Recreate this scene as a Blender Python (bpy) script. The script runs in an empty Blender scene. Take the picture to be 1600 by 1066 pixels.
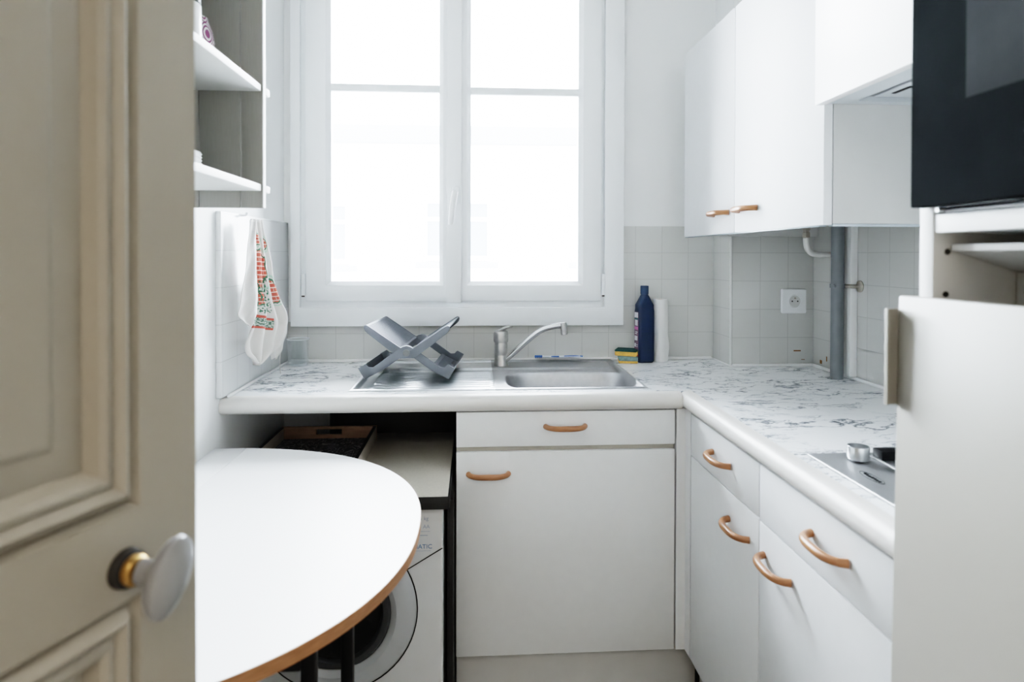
import bpy, bmesh, math, random
from mathutils import Vector, Matrix
R = math.radians
random.seed(7)
SC = bpy.context.scene
COL = SC.collection
WM = {}

# ------------------------------------------------------------------ materials
def _nodes(name):
    m = bpy.data.materials.new(name); m.use_nodes = True
    nt = m.node_tree; b = nt.nodes['Principled BSDF']
    return m, nt, nt.nodes, nt.links, b

def mat(name, col, rough=.5, metal=0., var=.04, scale=14., bump=0., bscale=150., coat=0., stretch=None, spec=None):
    """plain material with faint procedural colour variation and optional bump"""
    m, nt, N, L, b = _nodes(name)
    tc = N.new('ShaderNodeTexCoord'); mp = N.new('ShaderNodeMapping')
    if stretch: mp.inputs['Scale'].default_value = stretch
    L.new(tc.outputs['Object'], mp.inputs['Vector'])
    n = N.new('ShaderNodeTexNoise'); n.inputs['Scale'].default_value = scale; n.inputs['Detail'].default_value = 4
    L.new(mp.outputs[0], n.inputs['Vector'])
    r = N.new('ShaderNodeValToRGB')
    r.color_ramp.elements[0].position = .3; r.color_ramp.elements[1].position = .7
    r.color_ramp.elements[0].color = (*[max(0, c*(1-var)) for c in col], 1)
    r.color_ramp.elements[1].color = (*[min(1, c*(1+var)) for c in col], 1)
    L.new(n.outputs['Fac'], r.inputs['Fac']); L.new(r.outputs['Color'], b.inputs['Base Color'])
    b.inputs['Roughness'].default_value = rough; b.inputs['Metallic'].default_value = metal
    b.inputs['Coat Weight'].default_value = coat
    if spec is not None: b.inputs['Specular IOR Level'].default_value = spec
    if bump:
        n2 = N.new('ShaderNodeTexNoise'); n2.inputs['Scale'].default_value = bscale
        L.new(mp.outputs[0], n2.inputs['Vector'])
        bp = N.new('ShaderNodeBump'); bp.inputs['Strength'].default_value = bump; bp.inputs['Distance'].default_value = .002
        L.new(n2.outputs['Fac'], bp.inputs['Height']); L.new(bp.outputs[0], b.inputs['Normal'])
    return m

def tile_mat(name, axis, off_u, off_v, col=(.62, .62, .60)):
    m, nt, N, L, b = _nodes(name)
    g = N.new('ShaderNodeNewGeometry'); s = N.new('ShaderNodeSeparateXYZ'); c = N.new('ShaderNodeCombineXYZ')
    L.new(g.outputs['Position'], s.inputs[0])
    au = N.new('ShaderNodeMath'); au.operation = 'SUBTRACT'; au.inputs[1].default_value = off_u - 9.65
    av = N.new('ShaderNodeMath'); av.operation = 'SUBTRACT'; av.inputs[1].default_value = off_v - 9.55
    L.new(s.outputs[axis], au.inputs[0]); L.new(s.outputs[2], av.inputs[0])
    L.new(au.outputs[0], c.inputs[0]); L.new(av.outputs[0], c.inputs[1])
    t = N.new('ShaderNodeTexBrick'); t.offset = 0.; t.squash = 1.
    t.inputs['Scale'].default_value = 1; t.inputs['Brick Width'].default_value = .0965; t.inputs['Row Height'].default_value = .0955
    t.inputs['Mortar Size'].default_value = .0011; t.inputs['Mortar Smooth'].default_value = .3; t.inputs['Bias'].default_value = 0
    t.inputs['Color1'].default_value = (*col, 1); t.inputs['Color2'].default_value = (*[x*.965 for x in col], 1)
    t.inputs['Mortar'].default_value = (*[min(1, x*.78) for x in col], 1)
    L.new(c.outputs[0], t.inputs['Vector']); L.new(t.outputs['Color'], b.inputs['Base Color'])
    bp = N.new('ShaderNodeBump'); bp.invert = True; bp.inputs['Strength'].default_value = .35; bp.inputs['Distance'].default_value = .0012
    L.new(t.outputs['Fac'], bp.inputs['Height']); L.new(bp.outputs[0], b.inputs['Normal'])
    b.inputs['Roughness'].default_value = .22
    return m

def marble_mat():
    m, nt, N, L, b = _nodes('marble_laminate')
    tc = N.new('ShaderNodeTexCoord'); mp = N.new('ShaderNodeMapping')
    mp.inputs['Rotation'].default_value = (0, 0, R(-14)); mp.inputs['Scale'].default_value = (2.6, 5.6, 3)
    L.new(tc.outputs['Object'], mp.inputs['Vector'])
    wn = N.new('ShaderNodeTexNoise'); wn.inputs['Scale'].default_value = 2.3; wn.inputs['Detail'].default_value = 6; wn.inputs['Roughness'].default_value = .6
    L.new(mp.outputs[0], wn.inputs['Vector'])
    mx = N.new('ShaderNodeVectorMath'); mx.operation = 'MULTIPLY_ADD'
    mx.inputs[1].default_value = (.55, .55, .55); L.new(wn.outputs['Color'], mx.inputs[0]); L.new(mp.outputs[0], mx.inputs[2])
    def ridge(scale, det, w, seed):
        a = N.new('ShaderNodeVectorMath'); a.operation = 'ADD'; a.inputs[1].default_value = (seed, seed*2, 0); L.new(mx.outputs[0], a.inputs[0])
        n = N.new('ShaderNodeTexNoise'); n.inputs['Scale'].default_value = scale; n.inputs['Detail'].default_value = det; n.inputs['Roughness'].default_value = .55
        L.new(a.outputs[0], n.inputs['Vector'])
        s = N.new('ShaderNodeMath'); s.operation = 'SUBTRACT'; s.inputs[1].default_value = .5; L.new(n.outputs['Fac'], s.inputs[0])
        ab = N.new('ShaderNodeMath'); ab.operation = 'ABSOLUTE'; L.new(s.outputs[0], ab.inputs[0])
        mr = N.new('ShaderNodeMapRange'); mr.inputs['From Min'].default_value = 0; mr.inputs['From Max'].default_value = w
        mr.inputs['To Min'].default_value = 1; mr.inputs['To Max'].default_value = 0; L.new(ab.outputs[0], mr.inputs['Value'])
        return mr.outputs[0]
    r1 = ridge(1.4, 7, .019, 0.); r2 = ridge(2.7, 6, .016, 7.3)
    msk = N.new('ShaderNodeTexNoise'); msk.inputs['Scale'].default_value = 1.5; msk.inputs['Detail'].default_value = 3
    L.new(mp.outputs[0], msk.inputs['Vector'])
    mr = N.new('ShaderNodeMapRange'); mr.inputs['From Min'].default_value = .40; mr.inputs['From Max'].default_value = .55; L.new(msk.outputs['Fac'], mr.inputs['Value'])
    p1 = N.new('ShaderNodeMath'); p1.operation = 'MULTIPLY'; L.new(r1, p1.inputs[0]); L.new(mr.outputs[0], p1.inputs[1])
    p2 = N.new('ShaderNodeMath'); p2.operation = 'MULTIPLY'; L.new(r2, p2.inputs[0]); L.new(mr.outputs[0], p2.inputs[1])
    p3 = N.new('ShaderNodeMath'); p3.operation = 'MULTIPLY'; p3.inputs[1].default_value = .8; L.new(p2.outputs[0], p3.inputs[0])
    sm = N.new('ShaderNodeMath'); sm.operation = 'MAXIMUM'; L.new(p1.outputs[0], sm.inputs[0]); L.new(p3.outputs[0], sm.inputs[1])
    ra = N.new('ShaderNodeValToRGB'); ra.color_ramp.elements[0].color = (.90, .915, .93, 1)
    ra.color_ramp.elements[1].color = (.055, .06, .07, 1); ra.color_ramp.elements[1].position = 1.
    e = ra.color_ramp.elements.new(.35); e.color = (.55, .58, .62, 1)
    L.new(sm.outputs[0], ra.inputs['Fac']); L.new(ra.outputs['Color'], b.inputs['Base Color'])
    b.inputs['Roughness'].default_value = .26
    return m

def wood_mat(name, c1, c2, scale=(3, 40, 40), rough=.45):
    m, nt, N, L, b = _nodes(name)
    tc = N.new('ShaderNodeTexCoord'); mp = N.new('ShaderNodeMapping'); mp.inputs['Scale'].default_value = scale
    L.new(tc.outputs['Object'], mp.inputs['Vector'])
    n = N.new('ShaderNodeTexNoise'); n.inputs['Scale'].default_value = 3; n.inputs['Detail'].default_value = 5
    L.new(mp.outputs[0], n.inputs['Vector'])
    r = N.new('ShaderNodeValToRGB'); r.color_ramp.elements[0].color = (*c1, 1); r.color_ramp.elements[1].color = (*c2, 1)
    r.color_ramp.elements[0].position = .3; r.color_ramp.elements[1].position = .7
    L.new(n.outputs['Fac'], r.inputs['Fac']); L.new(r.outputs['Color'], b.inputs['Base Color'])
    b.inputs['Roughness'].default_value = rough
    return m

def pane_mat():
    m, nt, N, L, b = _nodes('window_pane')
    N.remove(b)
    t = N.new('ShaderNodeBsdfTransparent'); t.inputs[0].default_value = (.98, .99, 1, 1)
    g = N.new('ShaderNodeBsdfGlossy'); g.inputs['Roughness'].default_value = .02
    n = N.new('ShaderNodeTexNoise'); n.inputs['Scale'].default_value = 2.
    f = N.new('ShaderNodeFresnel'); mr = N.new('ShaderNodeMapRange')
    mr.inputs['To Min'].default_value = 1.42; mr.inputs['To Max'].default_value = 1.48
    L.new(n.outputs['Fac'], mr.inputs['Value']); L.new(mr.outputs[0], f.inputs['IOR'])
    x = N.new('ShaderNodeMixShader'); L.new(f.outputs[0], x.inputs[0]); L.new(t.outputs[0], x.inputs[1]); L.new(g.outputs[0], x.inputs[2])
    L.new(x.outputs[0], N['Material Output'].inputs['Surface'])
    return m

def thin_glass():
    m, nt, N, L, b = _nodes('clear_tumbler_glass')
    N.remove(b)
    t = N.new('ShaderNodeBsdfTransparent'); t.inputs[0].default_value = (.88, .905, .915, 1)
    g = N.new('ShaderNodeBsdfGlossy'); g.inputs['Roughness'].default_value = .06; g.inputs['Color'].default_value = (1, 1, 1, 1)
    n = N.new('ShaderNodeTexNoise'); n.inputs['Scale'].default_value = 40.
    w = N.new('ShaderNodeLayerWeight'); w.inputs['Blend'].default_value = .4
    bp = N.new('ShaderNodeBump'); bp.inputs['Strength'].default_value = .03; L.new(n.outputs['Fac'], bp.inputs['Height']); L.new(bp.outputs[0], g.inputs['Normal'])
    x = N.new('ShaderNodeMixShader'); L.new(w.outputs['Facing'], x.inputs[0]); L.new(t.outputs[0], x.inputs[1]); L.new(g.outputs[0], x.inputs[2])
    L.new(x.outputs[0], N['Material Output'].inputs['Surface'])
    return m

def towel_print_mat():
    """off-white cotton with a printed strip of red blobs, green leaves and a red/green border; driven by UV"""
    m, nt, N, L, b = _nodes('towel_print')
    uv = N.new('ShaderNodeUVMap'); s = N.new('ShaderNodeSeparateXYZ'); L.new(uv.outputs[0], s.inputs[0])
    def math(op, a, c):
        x = N.new('ShaderNodeMath'); x.operation = op
        for i, v in ((0, a), (1, c)):
            if isinstance(v, (int, float)): x.inputs[i].default_value = v
            else: L.new(v, x.inputs[i])
        return x.outputs[0]
    def between(v, lo, hi): return math('MULTIPLY', math('GREATER_THAN', v, lo), math('LESS_THAN', v, hi))
    def mixc(f, c1, c2):
        x = N.new('ShaderNodeMix'); x.data_type = 'RGBA'
        if isinstance(f, float): x.inputs[0].default_value = f
        else: L.new(f, x.inputs[0])
        for i, v in ((6, c1), (7, c2)):
            if isinstance(v, tuple): x.inputs[i].default_value = v
            else: L.new(v, x.inputs[i])
        return x.outputs[2]
    u, v = s.outputs[0], s.outputs[1]
    vt = math('SUBTRACT', v, math('MULTIPLY', u, .09))
    white = (.66, .635, .605, 1); red = (.52, .10, .07, 1); green = (.055, .16, .10, 1); pale = (.42, .58, .48, 1)
    mp = N.new('ShaderNodeMapping'); mp.inputs['Scale'].default_value = (5, 11, 1); L.new(uv.outputs[0], mp.inputs['Vector'])
    nz = N.new('ShaderNodeTexNoise'); nz.inputs['Scale'].default_value = 2.2; nz.inputs['Detail'].default_value = 4; L.new(mp.outputs[0], nz.inputs['Vector'])
    nz2 = N.new('ShaderNodeTexNoise'); nz2.inputs['Scale'].default_value = 7; nz2.inputs['Detail'].default_value = 3; L.new(mp.outputs[0], nz2.inputs['Vector'])
    br = N.new('ShaderNodeTexBrick'); br.inputs['Scale'].default_value = 1; br.inputs['Brick Width'].default_value = .085; br.inputs['Row Height'].default_value = .019
    br.inputs['Mortar Size'].default_value = .0024
    br.inputs['Color1'].default_value = red; br.inputs['Color2'].default_value = (.58, .15, .11, 1); br.inputs['Mortar'].default_value = (.8, .6, .52, 1)
    L.new(uv.outputs[0], br.inputs['Vector'])
    def blob(cu, cv, ru, rv):
        a = math('MULTIPLY', math('SUBTRACT', u, cu), 1/ru); c = math('MULTIPLY', math('SUBTRACT', v, cv), 1/rv)
        d = math('ADD', math('MULTIPLY', a, a), math('MULTIPLY', c, c))
        return math('ADD', d, math('MULTIPLY', math('SUBTRACT', nz.outputs['Fac'], .5), 1.6))
    col = white
    blobs = [(.34, .275, .34, .085), (.26, .145, .26, .035), (.26, .405, .20, .034), (.84, .16, .12, .04), (.90, .38, .12, .055)]
    for cu, cv, ru, rv in blobs:
        d = blob(cu, cv, ru, rv)
        col = mixc(math('LESS_THAN', d, 1.75), col, pale)
        col = mixc(math('LESS_THAN', d, 1.35), col, white)
        col = mixc(between(d, .85, 1.1), col, green)
        col = mixc(math('LESS_THAN', d, .85), col, br.outputs['Color'])
    lf = math('MULTIPLY', math('GREATER_THAN', nz2.outputs['Fac'], .53), math('MULTIPLY', between(v, .33, .49), math('LESS_THAN', u, .62)))
    col = mixc(lf, col, green)
    inb = math('LESS_THAN', u, .63)
    col = mixc(math('MULTIPLY', inb, between(vt, .495, .575)), col, mixc(math('GREATER_THAN', nz2.outputs['Fac'], .5), (.10, .17, .13, 1), (.5, .56, .5, 1)))
    col = mixc(math('MULTIPLY', inb, between(vt, .478, .498)), col, red)
    col = mixc(math('MULTIPLY', inb, between(vt, .573, .595)), col, red)
    L.new(col, b.inputs['Base Color']); b.inputs['Roughness'].default_value = .95
    w = N.new('ShaderNodeTexNoise'); w.inputs['Scale'].default_value = 300
    bp = N.new('ShaderNodeBump'); bp.inputs['Strength'].default_value = .15; bp.inputs['Distance'].default_value = .001
    L.new(w.outputs['Fac'], bp.inputs['Height']); L.new(bp.outputs[0], b.inputs['Normal'])
    return m

def pot_mat():
    m, nt, N, L, b = _nodes('purple_pattern_glaze')
    tc = N.new('ShaderNodeTexCoord'); mp = N.new('ShaderNodeMapping'); mp.inputs['Scale'].default_value = (1, 1, 1)
    L.new(tc.outputs['Object'], mp.inputs['Vector'])
    s = N.new('ShaderNodeSeparateXYZ'); L.new(mp.outputs[0], s.inputs[0])
    def math(op, a, c):
        x = N.new('ShaderNodeMath'); x.operation = op
        for i, v in ((0, a), (1, c)):
            if isinstance(v, (int, float)): x.inputs[i].default_value = v
            else: L.new(v, x.inputs[i])
        return x.outputs[0]
    ang = math('ARCTAN2', s.outputs[1], s.outputs[0])
    a = math('ABSOLUTE', math('SINE', math('MULTIPLY', ang, 4), 0), 0)
    z = math('ABSOLUTE', math('SINE', math('MULTIPLY', s.outputs[2], 70), 0), 0)
    k = math('FRACT', math('MULTIPLY', math('ADD', a, z), 2.2), 0)
    r = N.new('ShaderNodeValToRGB'); r.color_ramp.interpolation = 'CONSTANT'
    r.color_ramp.elements[0].color = (.16, .03, .10, 1); r.color_ramp.elements[1].color = (.75, .72, .72, 1); r.color_ramp.elements[1].position = .55
    L.new(k, r.inputs['Fac']); L.new(r.outputs['Color'], b.inputs['Base Color']); b.inputs['Roughness'].default_value = .25
    return m

def print_mat():
    """dark printed paper lining of the tray: pale scribbly curves on near black"""
    m, nt, N, L, b = _nodes('tray_print')
    tc = N.new('ShaderNodeTexCoord')
    n = N.new('ShaderNodeTexNoise'); n.inputs['Scale'].default_value = 16; n.inputs['Detail'].default_value = 2; n.inputs['Distortion'].default_value = 1.6
    L.new(tc.outputs['Object'], n.inputs['Vector'])
    w = N.new('ShaderNodeMath'); w.operation = 'MULTIPLY'; w.inputs[1].default_value = 60; L.new(n.outputs['Fac'], w.inputs[0])
    si = N.new('ShaderNodeMath'); si.operation = 'SINE'; L.new(w.outputs[0], si.inputs[0])
    r = N.new('ShaderNodeValToRGB'); r.color_ramp.elements[0].position = .45; r.color_ramp.elements[1].position = .95
    r.color_ramp.elements[0].color = (.035, .035, .04, 1); r.color_ramp.elements[1].color = (.30, .30, .31, 1)
    L.new(si.outputs[0], r.inputs['Fac']); L.new(r.outputs['Color'], b.inputs['Base Color'])
    return m

M = {}
M['paint'] = mat('white_wall_paint', (.87, .88, .88), .75, var=.015, scale=3, bump=.08, bscale=60)
M['ceil'] = mat('ceiling_paint', (.82, .82, .81), .8, var=.01)
M['floor'] = mat('floor_vinyl', (.42, .42, .41), .5, var=.12, scale=5)
M['hall'] = mat('hall_paint', (.66, .60, .52), .8, var=.02)
M['tileX'] = tile_mat('wall_tiles_facing_room', 0, .869, .139)
M['tileY'] = tile_mat('wall_tiles_side', 1, 1.751, .139)
M['tileL'] = tile_mat('wall_tiles_pale', 1, 1.735, .139, (.72, .73, .73))
M['trim'] = mat('white_trim', (.80, .80, .79), .4, var=.02)
M['pvc'] = mat('window_white_plastic', (.88, .905, .92), .4, var=.01)
M['pvc_dark'] = mat('rusty_hinge_pin', (.05, .035, .03), .6, var=.4, scale=300)
M['pane'] = pane_mat()
M['cab'] = mat('cabinet_white_laminate', (.76, .77, .775), .38, var=.012, scale=40, bump=.05, bscale=400)
M['cabU'] = mat('upper_cabinet_white', (.80, .81, .82), .6, var=.01, scale=40)
M['cab_in'] = mat('cabinet_side_grey_white', (.60, .60, .585), .45, var=.02)
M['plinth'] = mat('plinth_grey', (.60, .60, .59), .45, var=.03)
M['gap'] = mat('recess_strip_beige', (.42, .40, .35), .7, var=.1)  # plain beige of the strip between drawer and door
M['marble'] = marble_mat()
M['nosing'] = mat('worktop_white_edge', (.64, .62, .59), .4, var=.015)
M['beech'] = wood_mat('beech_handle', (.27, .115, .05), (.36, .165, .075), (10, 10, 60), .35)
M['steel'] = mat('brushed_steel', (.58, .59, .60), .30, 1., var=.08, scale=8, stretch=(4, 120, 120))
M['steel_bowl'] = mat('satin_steel_shaded', (.44, .445, .455), .42, 1., var=.06, scale=60)  # same steel as the drainboard, colour darkened for the shaded bowl
M['steel_drain'] = mat('satin_steel_lit', (.80, .82, .84), .34, 1., var=.04, scale=60)  # same steel as the bowl, colour lightened for the window's reflection
M['chrome'] = mat('worn_chrome', (.50, .49, .475), .36, 1., var=.12, scale=60)
M['chrome_b'] = mat('bright_chrome', (.62, .62, .62), .24, 1., var=.04)
M['rack'] = mat('grey_rack_plastic', (.145, .162, .188), .62, 0., var=.05, scale=30)
M['rack_d'] = mat('dark_grey_rack_plastic', (.008, .010, .014), .6, var=.05)
M['cap'] = mat('pivot_grey', (.17, .18, .18), .5, var=.1)
M['navy'] = mat('navy_plastic', (.009, .023, .060), .35, var=.08)
M['navy_cap'] = mat('navy_cap', (.013, .034, .078), .5, var=.1)
M['lab_dk'] = mat('label_plum', (.16, .09, .13), .5, var=.2, scale=120)
M['lab_w'] = mat('label_white', (.72, .72, .74), .5, var=.25, scale=500)
M['lab_p'] = mat('label_pink', (.50, .13, .34), .5, var=.15)
M['lab_g'] = mat('label_green', (.13, .30, .05), .5, var=.15)
M['lab_r'] = mat('label_red', (.40, .05, .03), .5, var=.15)
M['lab_t'] = mat('label_teal', (.02, .10, .11), .5, var=.15)
M['paper'] = mat('white_paper', (.80, .795, .785), .95, var=.02, bump=.25, bscale=180)
M['sp_y'] = mat('yellow_sponge', (.72, .42, .10), .95, var=.14, scale=120, bump=.8, bscale=500)
M['sp_g'] = mat('green_scourer', (.012, .07, .065), .95, var=.35, scale=200, bump=.8, bscale=700)
M['sp_t'] = mat('faded_green_scourer', (.20, .30, .285), .95, var=.2, scale=160, bump=.8, bscale=700)
M['tb_w'] = mat('toothbrush_white', (.75, .80, .86), .3, var=.02)
M['tb_b'] = mat('toothbrush_blue', (.03, .13, .45), .35, var=.1)
M['white_pl'] = mat('white_plastic', (.83, .84, .85), .3, var=.01)
M['dark_hole'] = mat('dark_hole', (.02, .018, .016), .7, var=.3)
M['pipe'] = mat('grey_painted_pipe', (.155, .17, .18), .4, var=.08, scale=20)
M['hose'] = mat('cream_painted_pipe', (.72, .71, .69), .4, var=.04)
M['brass'] = mat('worn_nickel', (.42, .38, .33), .3, 1., var=.2, scale=80)
M['glass'] = thin_glass()
M['glass_rim'] = mat('pale_glass_highlight', (.70, .74, .75), .15, var=.05)  # opaque pale colour paints in the tumbler's bright outlines
M['black'] = mat('black_enamel', (.006, .006, .0065), .4, var=.2, spec=.2)
M['black_m'] = mat('black_laminate', (.010, .010, .010), .6, var=.2)
M['black_gl'] = mat('black_oven_glass', (.0125, .0138, .0145), .45, var=.1, spec=0.)
M['oven_refl'] = mat('grey_oven_reflection', (.034, .036, .037), .45, var=.08, spec=0.)  # lighter grey carries the reflection in the oven glass
M['board'] = mat('beige_melamine', (.50, .47, .41), .55, var=.05, scale=200)
M['table'] = mat('white_table_laminate', (.88, .885, .89), .42, var=.008)
M['table_edge'] = wood_mat('brown_table_edge', (.26, .125, .055), (.36, .18, .085), (14, 14, 90), .5)
M['tray_w'] = wood_mat('tray_wood', (.32, .20, .125), (.43, .28, .18), (6, 30, 30), .5)
M['tray_o'] = wood_mat('tray_pale_side', (.40, .36, .31), (.48, .43, .37), (30, 6, 30), .55)
M['tray_p'] = print_mat()
M['wm'] = mat('washing_machine_white', (.66, .67, .675), .35, var=.015)
M['wm_d'] = mat('porthole_dark_glass', (.012, .012, .012), .12, var=.3, scale=30)
M['wm_r'] = mat('porthole_dark_ring', (.06, .062, .065), .35, var=.1)
M['wm_c'] = mat('porthole_pale_ring', (.50, .515, .53), .35, var=.02)
M['blue_ink'] = mat('blue_print', (.05, .16, .33), .5, var=.1)
M['pale_ink'] = mat('pale_blue_print', (.30, .36, .46), .5, var=.1)
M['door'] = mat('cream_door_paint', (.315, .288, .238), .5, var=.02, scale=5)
M['porcelain'] = mat('grey_porcelain', (.25, .255, .26), .3, var=.02)
M['brass_y'] = mat('aged_brass', (.42, .25, .09), .4, .9, var=.35, scale=90)
M['iron'] = mat('dark_rosette', (.03, .028, .026), .6, var=.3)
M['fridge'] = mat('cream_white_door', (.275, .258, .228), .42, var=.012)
M['tallcab'] = mat('tall_cabinet_white', (.74, .74, .73), .45, var=.015)
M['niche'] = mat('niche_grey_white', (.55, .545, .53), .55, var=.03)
M['hood'] = mat('hood_cream_white', (.86, .855, .84), .35, var=.008)
M['hob'] = mat('satin_hob_steel', (.46, .47, .48), .45, 1., var=.05, scale=8, stretch=(120, 4, 120))
M['hood_f'] = mat('hood_pale_frame', (.62, .66, .69), .35, var=.02)
M['grille'] = mat('hood_mesh_grey', (.36, .37, .38), .35, .5, var=.05)
M['grille_d'] = mat('hood_mesh_dark', (.02, .02, .02), .6, var=.05)
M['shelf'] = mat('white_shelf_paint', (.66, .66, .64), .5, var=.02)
M['plank'] = mat('greyed_plank_paint', (.25, .24, .22), .6, var=.04, scale=30, stretch=(20, 20, 1))  # planks are a darker grey than the shelf boards
M['pot'] = pot_mat()
M['ceramic'] = mat('white_ceramic', (.80, .80, .80), .2, var=.01)
M['towel_w'] = mat('offwhite_cotton', (.64, .615, .59), .95, var=.03, scale=40, bump=.3, bscale=500)
M['towel_p'] = towel_print_mat()
M['bottomlight'] = mat('pale_blue_bottom_rail', (.50, .56, .61), .2, var=.04)
M['facade'] = mat('pale_facade_render', (.90, .91, .92), .9, var=.01, scale=1)
M['fac_win'] = mat('facade_pale_pane', (.065, .085, .115), .3, var=.05, scale=1)
M['fac_grey'] = mat('facade_grey', (.12, .135, .155), .9, var=.03, scale=1)  # darker grey for roof band, sills and ground
M['chip'] = mat('brown_chip', (.22, .11, .04), .8, var=.3, scale=300)

# ------------------------------------------------------------------ mesh helpers
def BM(): return bmesh.new()

def bx(bm, lo, hi, bevel=0., seg=2):
    lo, hi = Vector(lo), Vector(hi)
    r = bmesh.ops.create_cube(bm, size=1)
    vs = r['verts']
    for v in vs: v.co = Vector([(lo[i]+hi[i])/2 + v.co[i]*(hi[i]-lo[i]) for i in range(3)])
    if bevel:
        es = list({e for v in vs for e in v.link_edges})
        bmesh.ops.bevel(bm, geom=es, offset=bevel, segments=seg, profile=.5, affect='EDGES')
    return bm

def box(lo, hi, bevel=.0015, seg=2): return bx(BM(), lo, hi, bevel, seg)

def prism(bm, pts, axis, a, b, bevel=0.):
    """extrude a 2-D outline along axis (0,1,2) from a to b"""
    def P(p, t):
        if axis == 0: return (t, p[0], p[1])
        if axis == 1: return (p[0], t, p[1])
        return (p[0], p[1], t)
    v0 = [bm.verts.new(P(p, a)) for p in pts]; v1 = [bm.verts.new(P(p, b)) for p in pts]
    fs = [bm.faces.new(v0), bm.faces.new(v1[::-1])]
    n = len(pts)
    for i in range(n): fs.append(bm.faces.new((v0[i], v1[i], v1[(i+1) % n], v0[(i+1) % n])))
    bmesh.ops.recalc_face_normals(bm, faces=fs)
    if bevel:
        es = list({e for f in fs[:2] for e in f.edges})
        bmesh.ops.bevel(bm, geom=es, offset=bevel, segments=2, profile=.5, affect='EDGES')
    return bm

def tube(bm, pts, rad, seg=14, flat=(1, 1), up=(0, 0, 1)):
    """sweep an (elliptic) section along pts; rad scalar or list"""
    pts = [Vector(p) for p in pts]; n = len(pts)
    if not hasattr(rad, '__len__'): rad = [rad]*n
    rings = []; ref = Vector(up)
    for i, p in enumerate(pts):
        t = (pts[min(i+1, n-1)]-pts[max(i-1, 0)]).normalized()
        s = t.cross(ref)
        if s.length < 1e-4: s = t.cross(Vector((1, 0, 0)))
        s.normalize(); u = s.cross(t).normalized()
        rings.append([bm.verts.new(p + s*math.cos(2*math.pi*k/seg)*rad[i]*flat[0] + u*math.sin(2*math.pi*k/seg)*rad[i]*flat[1]) for k in range(seg)])
    fs = []
    for i in range(n-1):
        for k in range(seg):
            fs.append(bm.faces.new((rings[i][k], rings[i][(k+1) % seg], rings[i+1][(k+1) % seg], rings[i+1][k])))
    fs.append(bm.faces.new(rings[0][::-1])); fs.append(bm.faces.new(rings[-1]))
    bmesh.ops.recalc_face_normals(bm, faces=fs)
    return bm

def lathe(bm, prof, mtx=None, seg=36, close=False):
    """revolve (r,h) profile about local Z, then place with mtx"""
    mtx = mtx or Matrix()
    rings = []
    for r, h in prof:
        if r < 1e-6: rings.append([bm.verts.new(mtx @ Vector((0, 0, h)))])
        else: rings.append([bm.verts.new(mtx @ Vector((r*math.cos(2*math.pi*k/seg), r*math.sin(2*math.pi*k/seg), h))) for k in range(seg)])
    fs = []
    for a, b in zip(rings, rings[1:] + ([rings[0]] if close else [])):
        for k in range(seg):
            q = [a[k % len(a)], a[(k+1) % len(a)], b[(k+1) % len(b)], b[k % len(b)]]
            q2 = []
            for v in q:
                if v not in q2: q2.append(v)
            if len(q2) > 2: fs.append(bm.faces.new(q2))
    bmesh.ops.recalc_face_normals(bm, faces=fs)
    return bm

def frame(loc, zdir, xdir=(1, 0, 0)):
    z = Vector(zdir).normalized(); x = Vector(xdir); x = (x - z*x.dot(z)).normalized(); y = z.cross(x)
    return Matrix(((x.x, y.x, z.x, loc[0]), (x.y, y.y, z.y, loc[1]), (x.z, y.z, z.z, loc[2]), (0, 0, 0, 1)))

def smoothpath(pts, n=8):
    """Catmull-Rom through pts"""
    P = [Vector(p) for p in pts]; P = [P[0]*2-P[1]] + P + [P[-1]*2-P[-2]]; out = []
    for i in range(1, len(P)-2):
        a, b, c, d = P[i-1:i+3]
        for k in range(n):
            t = k/n
            out.append(.5*((2*b)+(c-a)*t+(2*a-5*b+4*c-d)*t*t+(3*b-a-3*c+d)*t**3))
    out.append(P[-2]); return out

def tag(o, label=None, cat=None, group=None, kind=None):
    if label: o['label'] = label
    if cat: o['category'] = cat
    if group: o['group'] = group
    if kind: o['kind'] = kind
    return o

def thing(name, label, cat, loc=(0, 0, 0), rotz=0., group=None, kind=None):
    o = bpy.data.objects.new(name, None); COL.objects.link(o)
    o.empty_display_size = .05
    o.location = loc; o.rotation_euler = (0, 0, rotz)
    WM[o.name] = Matrix.Translation(loc) @ Matrix.Rotation(rotz, 4, 'Z')
    return tag(o, label, cat, group, kind)

def obj(name, bm, m, parent=None, label=None, smooth=35, local=False, cat=None, kind=None, group=None, origin=None):
    me = bpy.data.meshes.new(name)
    if parent is not None and not local: bm.transform(WM[parent.name].inverted())
    elif origin is not None: bm.transform(Matrix.Translation(-Vector(origin)))
    bm.to_mesh(me); bm.free()
    if smooth:
        for p in me.polygons: p.use_smooth = True
        me.set_sharp_from_angle(angle=R(smooth))
    me.materials.append(m)
    o = bpy.data.objects.new(name, me); COL.objects.link(o)
    if parent is not None:
        o.parent = parent; WM[o.name] = WM[parent.name].copy()
    else:
        if origin is not None: o.location = origin
        WM[o.name] = Matrix.Translation(origin or (0, 0, 0))
    return tag(o, label, cat, group, kind)

def struct(name, bm, m, parent=None, label=None, smooth=35):
    return obj(name, bm, m, parent, label, smooth, kind='structure' if parent is None else None)

def text(name, s, size, loc, rot, m, parent):
    cu = bpy.data.curves.new(name, 'FONT'); cu.body = s; cu.size = size; cu.extrude = .0002; cu.resolution_u = 3
    cu.materials.append(m)
    t = bpy.data.objects.new(name, cu); COL.objects.link(t)
    me = bpy.data.meshes.new_from_object(t.evaluated_get(bpy.context.evaluated_depsgraph_get()))
    bpy.data.objects.remove(t)
    o = bpy.data.objects.new(name, me); COL.objects.link(o)
    o.parent = parent; o.matrix_basis = WM[parent.name].inverted() @ (Matrix.Translation(loc) @ rot)
    return o

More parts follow.
